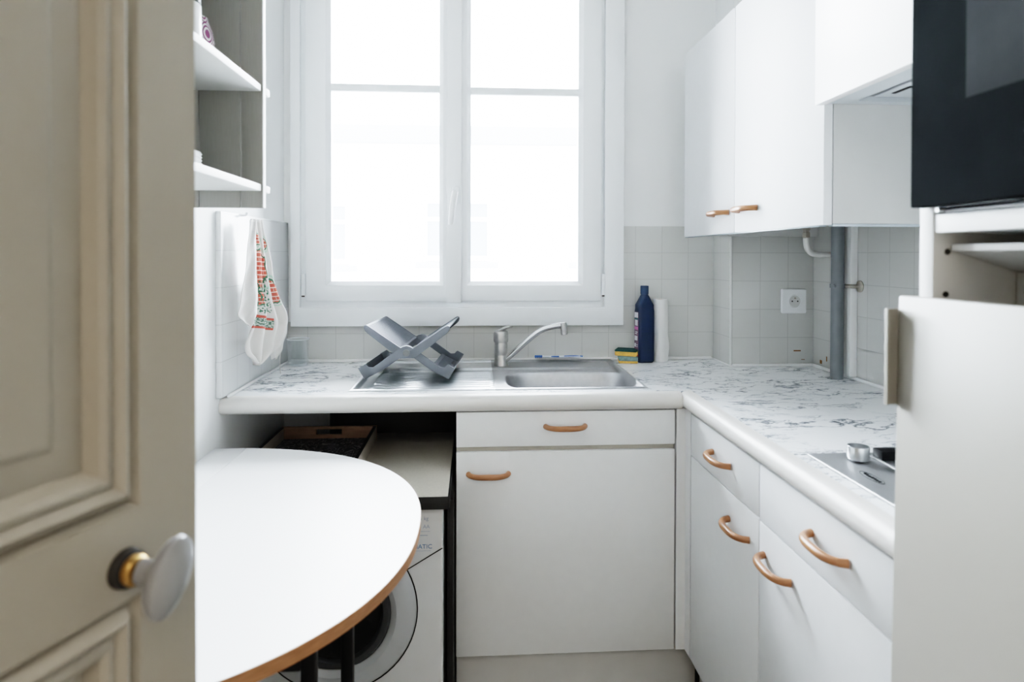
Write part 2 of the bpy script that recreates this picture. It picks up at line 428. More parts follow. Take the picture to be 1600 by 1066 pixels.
# ------------------------------------------------------------------ room shell
XL, XR, YB, YF, ZC = -.66, 1.155, 2.206, -.22, 2.65
WX0, WX1, WZ0, WZ1 = -.60, .47, 1.085, 2.42      # rough window opening
struct('floor', box((-1.8, -2.7, -.06), (1.9, YB+.28, 0), 0), M['floor'])
struct('ceiling', box((-1.8, -2.7, ZC), (1.9, YB+.28, ZC+.1), 0), M['ceil'])
wl = struct('wall_left', box((XL-.12, YF-.1, 0), (XL, YB+.28, ZC), 0), M['paint'])
wr = struct('wall_right', box((XR, YF-.1, 0), (XR+.12, YB+.28, ZC), 0), M['paint'])
b = BM()
bx(b, (XL, YB, 0), (XR, YB+.28, WZ0)); bx(b, (XL, YB, WZ1), (XR, YB+.28, ZC))
bx(b, (XL, YB, WZ0), (WX0, YB+.28, WZ1)); bx(b, (WX1, YB, WZ0), (XR, YB+.28, WZ1))
wb = struct('wall_back', b, M['paint'])
wc = struct('wall_chase', box((.870, 2.045, 0), (XR, YB, ZC), .003), M['paint'])
b = BM()
bx(b, (-1.8, YF-.1, 0), (-.60, YF, ZC)); bx(b, (.36, YF-.1, 0), (1.9, YF, ZC)); bx(b, (-.60, YF-.1, 2.1), (.36, YF, ZC))
struct('wall_front', b, M['hall'])
struct('wall_hall_left', box((-1.9, -2.7, 0), (-1.8, YF, ZC), 0), M['hall'])
struct('wall_hall_right', box((1.9, -2.7, 0), (2.0, YF, ZC), 0), M['hall'])
struct('wall_hall_back', box((-1.8, -2.8, 0), (1.9, -2.7, ZC), 0), M['hall'])
# tile panels belong to their walls
struct('tile_panel', box((XL+.0005, 1.628, .905), (-.645, YB, 1.386), .002), M['tileL'], wl, 'pale square glazed tiles')
b = BM(); bx(b, (-.645, 2.2005, .905), (.535, YB-.0005, 1.040)); bx(b, (.535, 2.2005, .905), (.866, YB-.0005, 1.380))
struct('tile_panel', b, M['tileX'], wb, 'grey white square glazed tiles')
struct('tile_panel', box((.8655, 2.0405, .905), (XR-.004, 2.0445, 1.380), .0005), M['tileX'], wc, 'grey white square glazed tiles')
struct('tile_panel', box((.8655, 2.0445, .905), (.8695, YB-.006, 1.380), .0005), M['tileY'], wc, 'grey white square glazed tiles')
tr = struct('tile_panel', box((1.151, .80, .905), (XR-.0005, 2.0405, 1.380), .0005), M['tileY'], wr, 'grey white square glazed tiles')
# brown chips low on the tiles
b = BM(); bx(b, (1.083, 2.0398, .951), (1.108, 2.0406, .955), 0); bx(b, (1.110, 2.0398, .922), (1.122, 2.0406, .924), 0)
struct('tile_chips', b, M['chip'], wc)
b = BM(); bx(b, (1.1502, 1.985, .917), (1.1512, 1.997, .929), 0); bx(b, (1.1502, 1.955, .930), (1.1512, 1.960, .946), 0)
struct('tile_chips', b, M['chip'], wr)
struct('trim_1', box((.8595, 2.0345, .905), (.8655, 2.0405, 1.384), .002), M['trim'])
b = BM(); bx(b, (-.645, 2.190, .9005), (.858, 2.200, .9105), .003); bx(b, (.868, 2.030, .9005), (1.150, 2.040, .9105), .003)
bx(b, (1.141, .80, .9005), (1.1505, 2.030, .9105), .003); bx(b, (-.6445, 1.66, .9005), (-.636, 2.19, .9085), .003)
struct('trim_2', b, M['trim'])
struct('trim_3', box((1.128, 1.796, .911), (1.1505, 1.828, 1.395), .002), M['trim'])

# ------------------------------------------------------------------ window
w = bpy.data.objects.new('window_1', None); COL.objects.link(w); w['kind'] = 'structure'
w.location = (-.06, 2.19, 1.03); WM[w.name] = Matrix.Translation(w.location)
def ring(bm, x0, x1, z0, z1, l, r_, bo, t, y0, y1, bev=.002):
    """rectangular frame made of four mitred-looking bars"""
    out = [(x0, z0), (x1, z0), (x1, z1), (x0, z1)]; inn = [(x0+l, z0+bo), (x1-r_, z0+bo), (x1-r_, z1-t), (x0+l, z1-t)]
    fs = []
    V = {}
    for nm, pts in (('o', out), ('i', inn)):
        for y in (y0, y1): V[nm, y] = [bm.verts.new((p[0], y, p[1])) for p in pts]
    for k in range(4):
        j = (k+1) % 4
        fs += [bm.faces.new((V['o', y0][k], V['o', y0][j], V['i', y0][j], V['i', y0][k])), bm.faces.new((V['o', y1][k], V['i', y1][k], V['i', y1][j], V['o', y1][j])),
               bm.faces.new((V['o', y0][k], V['o', y1][k], V['o', y1][j], V['o', y0][j])), bm.faces.new((V['i', y0][k], V['i', y0][j], V['i', y1][j], V['i', y1][k]))]
    bmesh.ops.recalc_face_normals(bm, faces=fs)
    if bev: bmesh.ops.bevel(bm, geom=[e for e in bm.edges if e.is_valid and any(f in fs for f in e.link_faces) and e.calc_face_angle(0) > .5], offset=bev, segments=2, profile=.5, affect='EDGES')
    return bm
ZT = 2.46
struct('window_trim', ring(BM(), -.630, .531, 1.027, ZT, .032, .068, .064, .06, 2.176, 2.1995), M['pvc'], w, 'wide white outer trim')
struct('window_frame', ring(BM(), -.612, .482, 1.075, ZT-.04, .060, .065, .072, .07, 2.194, 2.265), M['pvc'], w, 'fixed white frame')
def sash(x0, x1, l, r_, ztop, mz):
    s = struct('casement_sash', ring(BM(), x0, x1, 1.114, ztop, l, r_, .056, .06, 2.172, 2.232, .003), M['pvc'], w)
    gx0, gx1 = x0+l, x1-r_
    # sloped glazing bead
    bm = BM(); z0, z1 = 1.170, ztop-.06
    for (a, c, ya, yc) in ((0, .013, 2.175, 2.195),):
        o = [(gx0, z0), (gx1, z0), (gx1, z1), (gx0, z1)]; i = [(gx0+c, z0+c), (gx1-c, z0+c), (gx1-c, z1-c), (gx0+c, z1-c)]
        vo = [bm.verts.new((p[0], ya, p[1])) for p in o]; vi = [bm.verts.new((p[0], yc, p[1])) for p in i]; vb = [bm.verts.new((p[0], 2.222, p[1])) for p in i]; vc = [bm.verts.new((p[0], 2.222, p[1])) for p in o]
        for k in range(4):
            j = (k+1) % 4
            bm.faces.new((vo[k], vo[j], vi[j], vi[k])); bm.faces.new((vi[k], vi[j], vb[j], vb[k])); bm.faces.new((vb[k], vb[j], vc[j], vc[k])); bm.faces.new((vc[k], vc[j], vo[j], vo[k]))
        bmesh.ops.recalc_face_normals(bm, faces=bm.faces[:])
    struct('glazing_bead', bm, M['pvc'], s, smooth=0)
    bm = BM(); bx(bm, (gx0+.012, 2.190, mz-.013), (gx1-.012, 2.212, mz+.013), .003, 2)
    struct('glazing_bar', bm, M['pvc'], s)
    struct('pane', box((gx0+.010, 2.203, z0+.010), (gx1-.010, 2.206, z1-.010), 0), M['pane'], s)
    return s
s1 = sash(-.578, -.078, .069, .031, 2.385, 1.857)
s2 = sash(-.058, .449, .034, .066, 2.385, 1.853)
struct('meeting_stile', box((-.0955, 2.158, 1.108), (-.0425, 2.1715, 2.388), .004, 3), M['pvc'], w)
for x in (-.5905, .4500):
    h = struct('hinge_cover', box((x, 2.166, 1.135), (x+.0115, 2.1935, 1.209), .002), M['pvc'], w)
    struct('hinge_pin', box((x+.001, 2.164, 1.130), (x+.0105, 2.170, 1.1345), .0005), M['pvc_dark'], h, 'rusty hinge pin')
hn = struct('window_handle', box((-.079, 2.149, 1.452), (-.050, 2.1575, 1.512), .008, 4), M['pvc'], w)
b = BM(); tube(b, smoothpath([(-.0645, 2.150, 1.487), (-.0645, 2.118, 1.487), (-.066, 2.108, 1.478), (-.072, 2.106, 1.44), (-.0785, 2.108, 1.378)], 6),
               [.010]*7+[.0105]*6+[.0105]*6+[.0095]*5+[.007], 14, (1, .8), (0, 1, 0))
struct('lever', b, M['white_pl'], hn)

# building across the street, seen washed out through the panes
fa = thing('outside_building', 'pale washed-out apartment building seen through the window panes', 'building', (0, 9, -6))
obj('facade_wall', box((-9, 9.2, -6), (9, 9.6, 2.9), 0), M['facade'], fa)
obj('roof_band', box((-9, 9.0, 2.9), (9, 9.6, 3.15), .01), M['fac_grey'], fa)
for x0, x1, z0, z1 in ((-2.7, -1.80, 1.15, 2.05), (-.75, .26, 1.2, 2.1), (-2.7, -1.8, -1.6, -.4), (-.75, .26, -1.6, -.4), (1.5, 2.4, 1.2, 2.1), (1.5, 2.4, -1.6, -.4)):
    fr = obj('window_frame', ring(BM(), x0, x1, z0, z1, .06, .06, .06, .06, 9.14, 9.2, 0), M['facade'], fa, smooth=0)
    b = BM(); bx(b, (x0+.06, 9.185, z0+.06), (x1-.06, 9.199, z1-.06)); obj('pane', b, M['fac_win'], fr, smooth=0)
    b = BM(); bx(b, ((x0+x1)/2-.03, 9.15, z0+.06), ((x0+x1)/2+.03, 9.184, z1-.06)); bx(b, (x0+.06, 9.15, z0+.58), (x1-.06, 9.184, z0+.63)); obj('glazing_bar', b, M['facade'], fr, smooth=0)
    obj('window_sill', box((x0-.1, 9.05, z0-.12), (x1+.1, 9.2, z0-.02), .01), M['fac_grey'], fa)
struct('outside_ground', box((-20, 3, -6.2), (20, 9.2, -6.0), 0), M['fac_grey'])

# ------------------------------------------------------------------ worktop
def slab(cells_x, cells_y, inside, z0, z1):
    bm = BM(); nx, ny = len(cells_x), len(cells_y); vt = {}; fs = []
    def V(i, j, z):
        k = (i, j, z)
        if k not in vt: vt[k] = bm.verts.new((cells_x[i], cells_y[j], z))
        return vt[k]
    on = {(i, j) for i in range(nx-1) for j in range(ny-1) if inside((cells_x[i]+cells_x[i+1])/2, (cells_y[j]+cells_y[j+1])/2)}
    for i, j in on:
        bm.faces.new((V(i, j, z1), V(i+1, j, z1), V(i+1, j+1, z1), V(i, j+1, z1)))
        bm.faces.new((V(i, j, z0), V(i, j+1, z0), V(i+1, j+1, z0), V(i+1, j, z0)))
        for di, dj, a, c in ((-1, 0, (0, 0), (0, 1)), (1, 0, (1, 1), (1, 0)), (0, -1, (1, 0), (0, 0)), (0, 1, (0, 1), (1, 1))):
            if (i+di, j+dj) not in on:
                bm.faces.new((V(i+a[0], j+a[1], z1), V(i+c[0], j+c[1], z1), V(i+c[0], j+c[1], z0), V(i+a[0], j+a[1], z0)))
    bmesh.ops.recalc_face_normals(bm, faces=bm.faces[:])
    return bm
wt = thing('worktop', 'white marble patterned corner worktop with thick rounded white front edge', 'worktop', (0, 1.9, .855))
xs = [-.6595, -.334, .484, .602, .640, .866, 1.108, 1.1505]; ys = [.797, .812, 1.112, 1.682, 1.726, 2.040, 2.188, 2.200]
def ins(x, y):
    if y < 1.682 and x < .602: return False
    if -.334 < x < .484 and 1.726 < y < 2.188: return False
    if .640 < x < 1.108 and .812 < y < 1.112: return False
    if x > .866 and y > 2.040: return False
    return True
obj('top_panel', slab(xs, ys, ins, .856, .900), M['marble'], wt, 'glossy white laminate with grey marble veins', smooth=0)
def nose(n=10):
    """half-round front edge profile: (distance in front of the slab, z)"""
    pr = [(0, .9004), (.014, .9004)]
    pr += [(.014+.0225*math.sin(math.pi*k/n), .8778+.0226*math.cos(math.pi*k/n)) for k in range(1, n)]
    return pr + [(.014, .8552), (0, .8552)]
b = BM(); prism(b, [(1.6818-d, z) for d, z in nose()], 0, -.6595, .5665)
obj('front_edge', b, M['nosing'], wt, 'rounded plain white front edge along the sink side', smooth=50)
b = BM(); prism(b, [(.6018-d, z) for d, z in nose()], 1, .797, 1.690)
obj('front_edge', b, M['nosing'], wt, 'rounded plain white front edge along the hob side', smooth=50)

# ------------------------------------------------------------------ sink (height field)
sk = thing('kitchen_sink', 'stainless steel inset sink with ribbed drainboard and one rounded bowl', 'sink', (.07, 1.95, .9))
def sink_h(x, y):
    x0, x1, y0, y1 = -.345, .493, 1.716, 2.197
    e = min(x-x0, x1-x, y-y0, y1-y)
    def ss(a, b_, t): t = max(0, min(1, (t-a)/(b_-a))); return t*t*(3-2*t)
    h = .0006 + .0034*ss(0, .006, e) - .010*ss(.010, .022, e)
    # back ledge is flat
    h += .006*ss(2.045, 2.060, y)*ss(.02, .03, e)
    # drainboard ribs
    dx = ss(-.300, -.285, x)*(1-ss(.045, .06, x)); dy = ss(1.765, 1.775, y)*(1-ss(2.005, 2.015, y))
    h += dx*dy*(.0050*(.5+.5*math.cos((y-1.765)/.0300*2*math.pi))**3 - .0015)
    # bowl
    cx, cy, ax, ay = .292, 1.877, .190, .128
    q = ((abs(x-cx)/ax)**4.2+(abs(y-cy)/ay)**3.4)
    q = q**(1/3.8)
    d = ss(1.06, .80, q) if False else 1-ss(.80, 1.03, q)
    h -= .150*d
    return .9005 + h
b = BM(); nx, ny = 215, 122; g = []
for j in range(ny+1):
    row = []
    for i in range(nx+1):
        x = -.345+.838*i/nx; y = 1.716+.481*j/ny
        row.append(b.verts.new((x, y, sink_h(x, y))))
    g.append(row)
b.free()
NS = 104            # grid column where the drainboard meets the bowl half
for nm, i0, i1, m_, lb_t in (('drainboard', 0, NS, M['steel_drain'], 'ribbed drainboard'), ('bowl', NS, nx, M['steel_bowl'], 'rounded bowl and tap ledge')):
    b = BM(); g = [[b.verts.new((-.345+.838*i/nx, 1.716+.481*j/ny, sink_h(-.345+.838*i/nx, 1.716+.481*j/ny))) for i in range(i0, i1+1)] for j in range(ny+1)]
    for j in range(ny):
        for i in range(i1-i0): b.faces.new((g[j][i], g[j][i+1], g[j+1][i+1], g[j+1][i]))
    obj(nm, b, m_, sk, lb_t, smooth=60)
obj('drain', lathe(BM(), [(0, .7535), (.022, .7535), (.030, .755), (.034, .7545), (.036, .752)], Matrix.Translation((.292, 1.877, 0))), M['chrome'], sk)

# tap
tp = thing('kitchen_tap', 'worn chrome single lever mixer tap behind the sink bowl', 'tap', (.092, 2.100, .901))
TX, TY = .092, 2.100
Z0 = .9012
obj('tap_body', lathe(BM(), [(0, Z0), (.0245, Z0), (.0245, Z0+.006), (.0222, Z0+.010), (.0222, Z0+.034), (.0216, Z0+.035), (.0216, Z0+.037), (.0222, Z0+.038), (.0222, Z0+.074), (.0205, Z0+.077), (.0205, Z0+.079), (0, Z0+.079)], Matrix.Translation((TX, TY, 0))), M['chrome'], tp)
b = BM(); lathe(b, [(0, Z0+.0795), (.0240, Z0+.0795), (.0255, Z0+.084), (.0250, Z0+.108), (.0225, Z0+.1155), (.015, Z0+.119), (0, Z0+.120)], Matrix.Translation((TX, TY, 0)))
cap = obj('lever_cap', b, M['chrome'], tp)
b = BM(); tube(b, smoothpath([(TX-.016, TY+.004, Z0+.108), (TX+.004, TY-.004, Z0+.122), (TX+.022, TY-.012, Z0+.131), (TX+.034, TY-.018, Z0+.133)], 5), [.010]*5+[.011]*5+[.010]*5+[.008], 14, (1.35, .5))
obj('lever', b, M['chrome'], cap)
sp = smoothpath([(TX+.014, TY-.004, Z0+.018), (TX+.060, TY-.020, Z0+.062), (TX+.105, TY-.036, Z0+.104), (TX+.135, TY-.047, Z0+.126), (TX+.165, TY-.058, Z0+.137), (TX+.198, TY-.070, Z0+.143)], 8)
b = BM(); tube(b, sp, [.0098 - .0000*i for i in range(len(sp))], 16)
e = obj('spout', b, M['chrome_b'], tp)
b = BM(); tx, ty, tz = TX+.202, TY-.0715, Z0+.138
ax = Vector((.10, -.03, -1)).normalized()
mm = frame((tx, ty, tz+.012), tuple(ax), (1, 0, 0))
lathe(b, [(0, -.002), (.0100, -.002), (.0118, .004), (.0118, .018), (.0112, .019), (.0112, .036), (.0095, .038), (.006, .036), (0, .036)], mm)
obj('nozzle', b, M['chrome'], e)

# ------------------------------------------------------------------ sink base cabinet
HANDLE = None
def bow_handle(parent, c, out, along, L=.108):
    """beech bow handle: c = centre on the door face, out/along unit vectors"""
    global HANDLE
    c, out, along = Vector(c), Vector(out), Vector(along)
    n = 24; pts = []; rad = []
    for k in range(n+1):
        t = -1+2*k/n
        h = .0015 + .0285*(1-abs(t)**3.2)**.62
        pts.append(c + along*(t*L/2) + out*h); rad.append(.0062+.0016*(1-t*t)+.0012*abs(t)**8)
    b = BM(); tube(b, pts, rad, 14, (1.0, 1.0), tuple(out))
    return obj('handle', b, M['beech'], parent, 'bowed beech wood handle')
def cab_shell(t, lo, hi, open_front, m, th=.016, top=True, bottom=True):
    """open box carcass, one mesh; open_front '-y' or '-x'"""
    bm = BM(); x0, y0, z0 = lo; x1, y1, z1 = hi
    if open_front == '-y':
        bx(bm, (x0, y0, z0), (x0+th, y1, z1)); bx(bm, (x1-th, y0, z0), (x1, y1, z1)); bx(bm, (x0+th, y1-.006, z0), (x1-th, y1, z1))
        if bottom: bx(bm, (x0+th, y0, z0), (x1-th, y1-.006, z0+th))
        if top: bx(bm, (x0+th, y0, z1-th), (x1-th, y1-.006, z1))
    else:
        bx(bm, (x0, y0, z0), (x1, y0+th, z1)); bx(bm, (x0, y1-th, z0), (x1, y1, z1)); bx(bm, (x1-.006, y0+th, z0), (x1, y1-th, z1))
        if bottom: bx(bm, (x0, y0+th, z0), (x1-.006, y1-th, z0+th))
        if top: bx(bm, (x0, y0+th, z1-th), (x1-.006, y1-th, z1))
    return obj('carcass', bm, m, t, smooth=0)
YS = 1.668
sb = thing('sink_cabinet', 'white base cabinet under the sink with one long drawer front and one door', 'cabinet', (.253, 1.9, .19))
cab_shell(sb, (-.0465, YS+.0175, .195), (.552, 2.19, .852), '-y', M['cab'], top=False)
d1 = obj('drawer', box((-.0465, YS, .7575), (.5515, YS+.0165, .8515), .0012), M['cab'], sb)
bow_handle(d1, (.248, YS, .811), (0, -1, 0), (1, 0, 0))
d2 = obj('door', box((-.0465, YS, .190), (.5515, YS+.0165, .7435), .0012), M['cab'], sb)
bow_handle(d2, (.040, YS, .685), (0, -1, 0), (1, 0, 0))
obj('finger_rail', box((-.046, YS+.010, .7440), (.551, YS+.0165, .7570), .0005), M['gap'], sb, 'beige recessed strip between drawer and door')
fl = thing('filler_post', 'narrow white filler post in the corner beside the sink cabinet', 'filler post', (.568, 1.68, .19))
obj('filler_panel', prism(BM(), [(.5560, YS-.001), (.5815, YS-.001), (.5815, 1.6292), (.5965, 1.6292), (.5965, 1.735), (.5560, 1.735)], 2, .1892, .8545), M['cab'], fl, smooth=0)
pl = thing('plinth', 'grey white plinth board under the sink cabinet', 'plinth', (.27, 1.7, 0), 0, 'plinth boards under the base cabinets')
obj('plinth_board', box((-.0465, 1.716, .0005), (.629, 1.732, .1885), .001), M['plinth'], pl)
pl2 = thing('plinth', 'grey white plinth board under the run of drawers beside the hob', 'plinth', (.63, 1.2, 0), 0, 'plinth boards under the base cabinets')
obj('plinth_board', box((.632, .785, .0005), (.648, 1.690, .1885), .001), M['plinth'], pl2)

# ------------------------------------------------------------------ base cabinets along the right side
XF = .582
def base_unit(name, label, y0, y1, zg, hd, hdo):
    t = thing(name, label, 'cabinet', (XF+.25, (y0+y1)/2, .19), 0, 'base cabinets on the hob side')
    cab_shell(t, (XF+.0175, y0+.0005, .195), (1.148, y1-.0005, .852), '-x', M['cab'], top=False)
    d = obj('drawer', box((XF, y0+.0012, zg+.0015), (XF+.0165, y1-.0012, .8500), .0012), M['cab'], t)
    bow_handle(d, (XF, hd, .797), (-1, 0, 0), (0, 1, 0))
    d = obj('door', box((XF, y0+.0012, .190), (XF+.0165, y1-.0012, zg-.0015), .0012), M['cab'], t)
    bow_handle(d, (XF, hdo, .675), (-1, 0, 0), (0, 1, 0))
    return t
base_unit('base_cabinet', 'narrow white base cabinet in the corner next to the sink, drawer above door', 1.229, 1.627, .738, 1.420, 1.322)
base_unit('base_cabinet', 'white base cabinet below the steel hob, drawer above door', .7915, 1.2275, .736, .977, 1.150)

# ------------------------------------------------------------------ upper cabinet
XU = .700
uc = thing('wall_cabinet', 'white two-door wall cabinet hanging above the hob side of the worktop', 'wall cabinet', (.92, 1.62, 1.336))
b = BM(); y0, y1, z0, z1, x0, x1, th = 1.207, 2.030, 1.340, 1.943, XU+.020, 1.1495, .018
bx(b, (x0, y0, z0), (x1, y0+th, z1)); bx(b, (x0, y1-th, z0), (x1, y1, z1)); bx(b, (x0, y0+th, z1-th), (x1, y1-th, z1)); bx(b, (x0, y0+th, 1.398), (x1, y1-th, 1.412)); bx(b, (x1-.006, y0+th, 1.412), (x1, y1-th, z1-th))
obj('carcass', b, M['cab_in'], uc, 'greyish white cabinet body', smooth=0)
b = BM(); bx(b, (XU+.021, y0, 1.3345), (x1, y0+th, 1.3395), .001); bx(b, (XU+.002, y0+th, 1.3345), (XU+.017, y1, 1.3365), .0005)
obj('bottom_rail', b, M['bottomlight'], uc, 'thin pale blue rail along the bottom edge')
da = obj('door', box((XU, 1.636, 1.337), (XU+.0185, 2.032, 1.944), .0012), M['cabU'], uc)
bow_handle(da, (XU, 1.720, 1.394), (-1, 0, 0), (0, 1, 0))
da = obj('door', box((XU, 1.207, 1.337), (XU+.0185, 1.6335, 1.944), .0012), M['cabU'], uc)
bow_handle(da, (XU, 1.550, 1.394), (-1, 0, 0), (0, 1, 0))

# ------------------------------------------------------------------ cooker hood
hd = thing('cooker_hood', 'built-in cooker hood behind a plain cream white flap above the hob', 'cooker hood', (.92, .99, 1.58))
HY0, HY1 = .790, 1.2055
obj('hood_body', box((.707, HY0, 1.604), (1.149, HY1-.001, 2.16), .002), M['hood'], hd)
obj('flap', box((.686, HY0-.004, 1.578), (.7055, HY1+.012, 2.16), .002), M['hood'], hd, 'cream white front flap')
obj('hood_frame', ring(BM(), .7065, 1.149, HY0, HY1-.001, .045, .03, .03, .022, 1.5795, 1.603, .0).__class__ and (lambda bm: (bm.transform(Matrix(((1, 0, 0, 0), (0, 0, 1, 0), (0, 1, 0, 0), (0, 0, 0, 1)))), bm)[1])(ring(BM(), .7065, 1.149, HY0, HY1-.001, .045, .03, .03, .022, 1.5795, 1.603, .0)), M['hood_f'], hd, 'pale blue grey underside frame', smooth=0)
gr = obj('grease_filter', box((.752, HY0+.031, 1.592), (1.118, HY1-.024, 1.600), 0), M['grille_d'], hd, smooth=0)
b = BM()
y = HY0+.034
while y < HY1-.03:
    bx(b, (.753, y, 1.588), (1.117, y+.0032, 1.5915)); y += .0058
obj('mesh_slats', b, M['grille'], gr, smooth=0)
b = BM(); bx(b, (.775, 1.000, 1.584), (.905, 1.165, 1.5878), .001); obj('filter_latch', b, M['hood_f'], gr)
b = BM(); bx(b, (.790, 1.085, 1.5828), (.798, 1.135, 1.5842), 0); bx(b, (.790, 1.085, 1.5828), (.812, 1.093, 1.5842), 0); obj('latch_slot', b, M['dark_hole'], gr)

# ------------------------------------------------------------------ tall appliance cabinet
tc_ = thing('appliance_cabinet', 'tall white appliance cabinet holding the black oven above a big cream door', 'tall cabinet', (.86, .48, 0))
XT = .580; TY0, TY1 = .165, .776
for y in (TY0, TY1-.024):
    obj('side_panel', box((XT, y, .0005), (1.149, y+.024, 2.30), .0015), M['tallcab'], tc_)
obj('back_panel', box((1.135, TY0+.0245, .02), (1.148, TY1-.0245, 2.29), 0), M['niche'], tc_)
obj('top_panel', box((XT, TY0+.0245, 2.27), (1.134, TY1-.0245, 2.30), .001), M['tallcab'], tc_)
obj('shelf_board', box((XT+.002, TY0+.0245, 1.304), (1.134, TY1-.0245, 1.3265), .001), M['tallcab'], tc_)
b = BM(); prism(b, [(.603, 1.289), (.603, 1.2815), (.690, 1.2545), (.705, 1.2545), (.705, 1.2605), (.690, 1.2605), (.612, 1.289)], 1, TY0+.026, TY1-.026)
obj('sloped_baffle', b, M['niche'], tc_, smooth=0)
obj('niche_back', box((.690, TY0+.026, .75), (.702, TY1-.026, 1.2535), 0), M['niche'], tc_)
for (x, z) in ((.599, 1.280), (.597, 1.226)):
    obj('screw_hole', lathe(BM(), [(0, -.0012), (.0036, -.0012), (.0040, 0), (0, .0002)], frame((x, TY1-.0245, z), (0, 1, 0)), 12), M['dark_hole'], tc_, 'small dark screw hole')
# big lower door with edge grip, hanging very slightly out of true
lean = .016
b = BM(); bx(b, (.5615, TY0+.004, .05), (.5795, .789, 1.222), .002)
for v in b.verts: v.co.x -= lean*(1.222-v.co.z)/1.17*.9
fd = obj('door', b, M['fridge'], tc_, 'large cream white door')
b = BM(); prism(b, [(.5622, .7895), (.5622, .7935), (.5470, .7935), (.5440, .791), (.5440, .785), (.5470, .7850), (.5490, .7880), (.5600, .7893)], 2, 1.078, 1.205)
obj('edge_grip', b, M['fridge'], fd, 'cream edge grip handle', smooth=0)

ov = thing('built_in_oven', 'black glass built-in oven high in the tall white cabinet', 'oven', (.85, .48, 1.335))
od = obj('oven_door', box((.560, TY0+.002, 1.336), (.579, .767, 1.79), .002), M['black_gl'], ov, 'black glass door')
obj('oven_window_reflection', box((.5592, .20, 1.455), (.5605, .677, 1.70), .0004), M['oven_refl'], od, 'window panel with its reflection painted grey')  # reflection in the glass painted as a lighter grey panel
obj('oven_body', box((.584, TY0+.028, 1.334), (1.10, TY1-.028, 1.785), .002), M['black'], ov)
b = BM(); tube(b, [(.5845, TY0+.05, 1.3305), (.5845, .735, 1.3305)], .0030, 10); tube(b, [(.574, .738, 1.3320), (.592, .738, 1.3320)], .0030, 10)
obj('trim_rail', b, M['steel'], ov, 'thin steel hinge rail')

# ------------------------------------------------------------------ hob
hb = thing('gas_hob', 'narrow stainless steel gas hob set in the worktop beside the tall cabinet', 'hob', (.87, .96, .9))
b = BM(); bx(b, (.624, .797, .9008), (1.126, 1.124, .9042), .0018, 3)
obj('hob_plate', b, M['hob'], hb)
b = BM(); bx(b, (.735, 1.072, .9045), (1.105, 1.100, .9215), .002); bx(b, (.735, .82, .9045), (1.105, .835, .9215), .002); bx(b, (1.090, .835, .9045), (1.105, 1.072, .9215), .002)
obj('pan_support', b, M['black'], hb, 'black enamel pan support')
b = BM()
ex, ey = .664, .994
pts = [(ex+.009*math.cos(t*.2618), ey+.030*math.sin(t*.2618), .9044) for t in range(25)]
tube(b, pts, .0006, 6)
pts = [(ex-.004+.008*math.sin(k*1.9)*.5+.004, ey+.022-.044*k/22, .9044) for k in range(23)]
tube(b, pts, .0008, 6)
obj('logo', b, M['black'], hb, 'small dark oval maker mark', smooth=0)
scp = thing('measuring_scoop', 'small steel scoop with a long thin handle lying on the hob', 'scoop', (.695, 1.075, .9045))
b = BM(); mm = Matrix.Translation((.694, 1.078, .9066))
lathe(b, [(0, .0025), (.0150, .0025), (.0168, .0045), (.0168, .0245), (.0180, .0250), (.0186, .0240), (.0186, .0030), (.0175, .0012), (0, .0010)], mm, 32)
obj('scoop_cup', b, M['steel'], scp)
b = BM(); tube(b, [(.708, 1.064, .9175), (.716, 1.000, .9125), (.730, .900, .9070)], .0022, 8, (1.3, 1)); obj('scoop_handle', b, M['chrome_b'], scp)
b = BM(); lathe(b, [(0, 0), (.010, 0), (.011, .0028), (0, .0030)], Matrix.Translation((.694, 1.078, .9044)), 20); obj('scoop_shade_foot', b, M['black'], scp)  # black disc stands in for the shadow under the cup

# ------------------------------------------------------------------ gas pipes and socket
gp = thing('gas_pipe', 'dark grey painted vertical pipe rising from the worktop', 'pipe', (1.105, 1.822, .9))
obj('pipe_tube', tube(BM(), [(1.103, 1.822, .9010), (1.103, 1.822, 1.396)], .0185, 24), M['pipe'], gp)
cl = obj('clamp_ring', lathe(BM(), [(.0188, 1.178), (.0215, 1.178), (.0215, 1.190), (.0188, 1.190)], Matrix.Translation((1.103, 1.822, 0)), 24, True), M['pipe'], gp)
obj('clamp_lug', tube(BM(), [(1.0825, 1.803, 1.184), (1.075, 1.800, 1.184)], .006, 8), M['pipe'], cl)
b = BM(); tube(b, [(1.120, 1.812, 1.184), (1.134, 1.785, 1.184), (1.148, 1.784, 1.184)], .006, 10)
lathe(b, [(0, 0), (.018, 0), (.018, .002), (.008, .007), (0, .008)], frame((1.1500, 1.784, 1.184), (-1, 0, 0), (0, 1, 0)), 20)
obj('wall_bracket', b, M['brass'], cl, 'metal wall bracket')
wp = thing('gas_pipe', 'cream painted bent pipe with metal nut under the wall cabinet', 'pipe', (1.04, 1.86, 1.38))
sp = smoothpath([(1.036, 1.880, 1.346), (1.036, 1.880, 1.322), (1.042, 1.883, 1.298), (1.060, 1.889, 1.283), (1.090, 1.895, 1.279), (1.120, 1.900, 1.279), (1.1502, 1.905, 1.279)], 6)
obj('pipe_tube', tube(BM(), sp, .0092, 16), M['hose'], wp)
b = BM(); lathe(b, [(0, 1.332), (.0125, 1.332), (.0125, 1.347), (.0100, 1.349), (.0100, 1.354), (.0135, 1.356), (.0135, 1.372), (.009, 1.374), (.009, 1.3975), (0, 1.3975)], Matrix.Translation((1.036, 1.880, 0)), 6)
obj('pipe_nut', b, M['brass'], wp, 'metal hexagon nut', smooth=20)

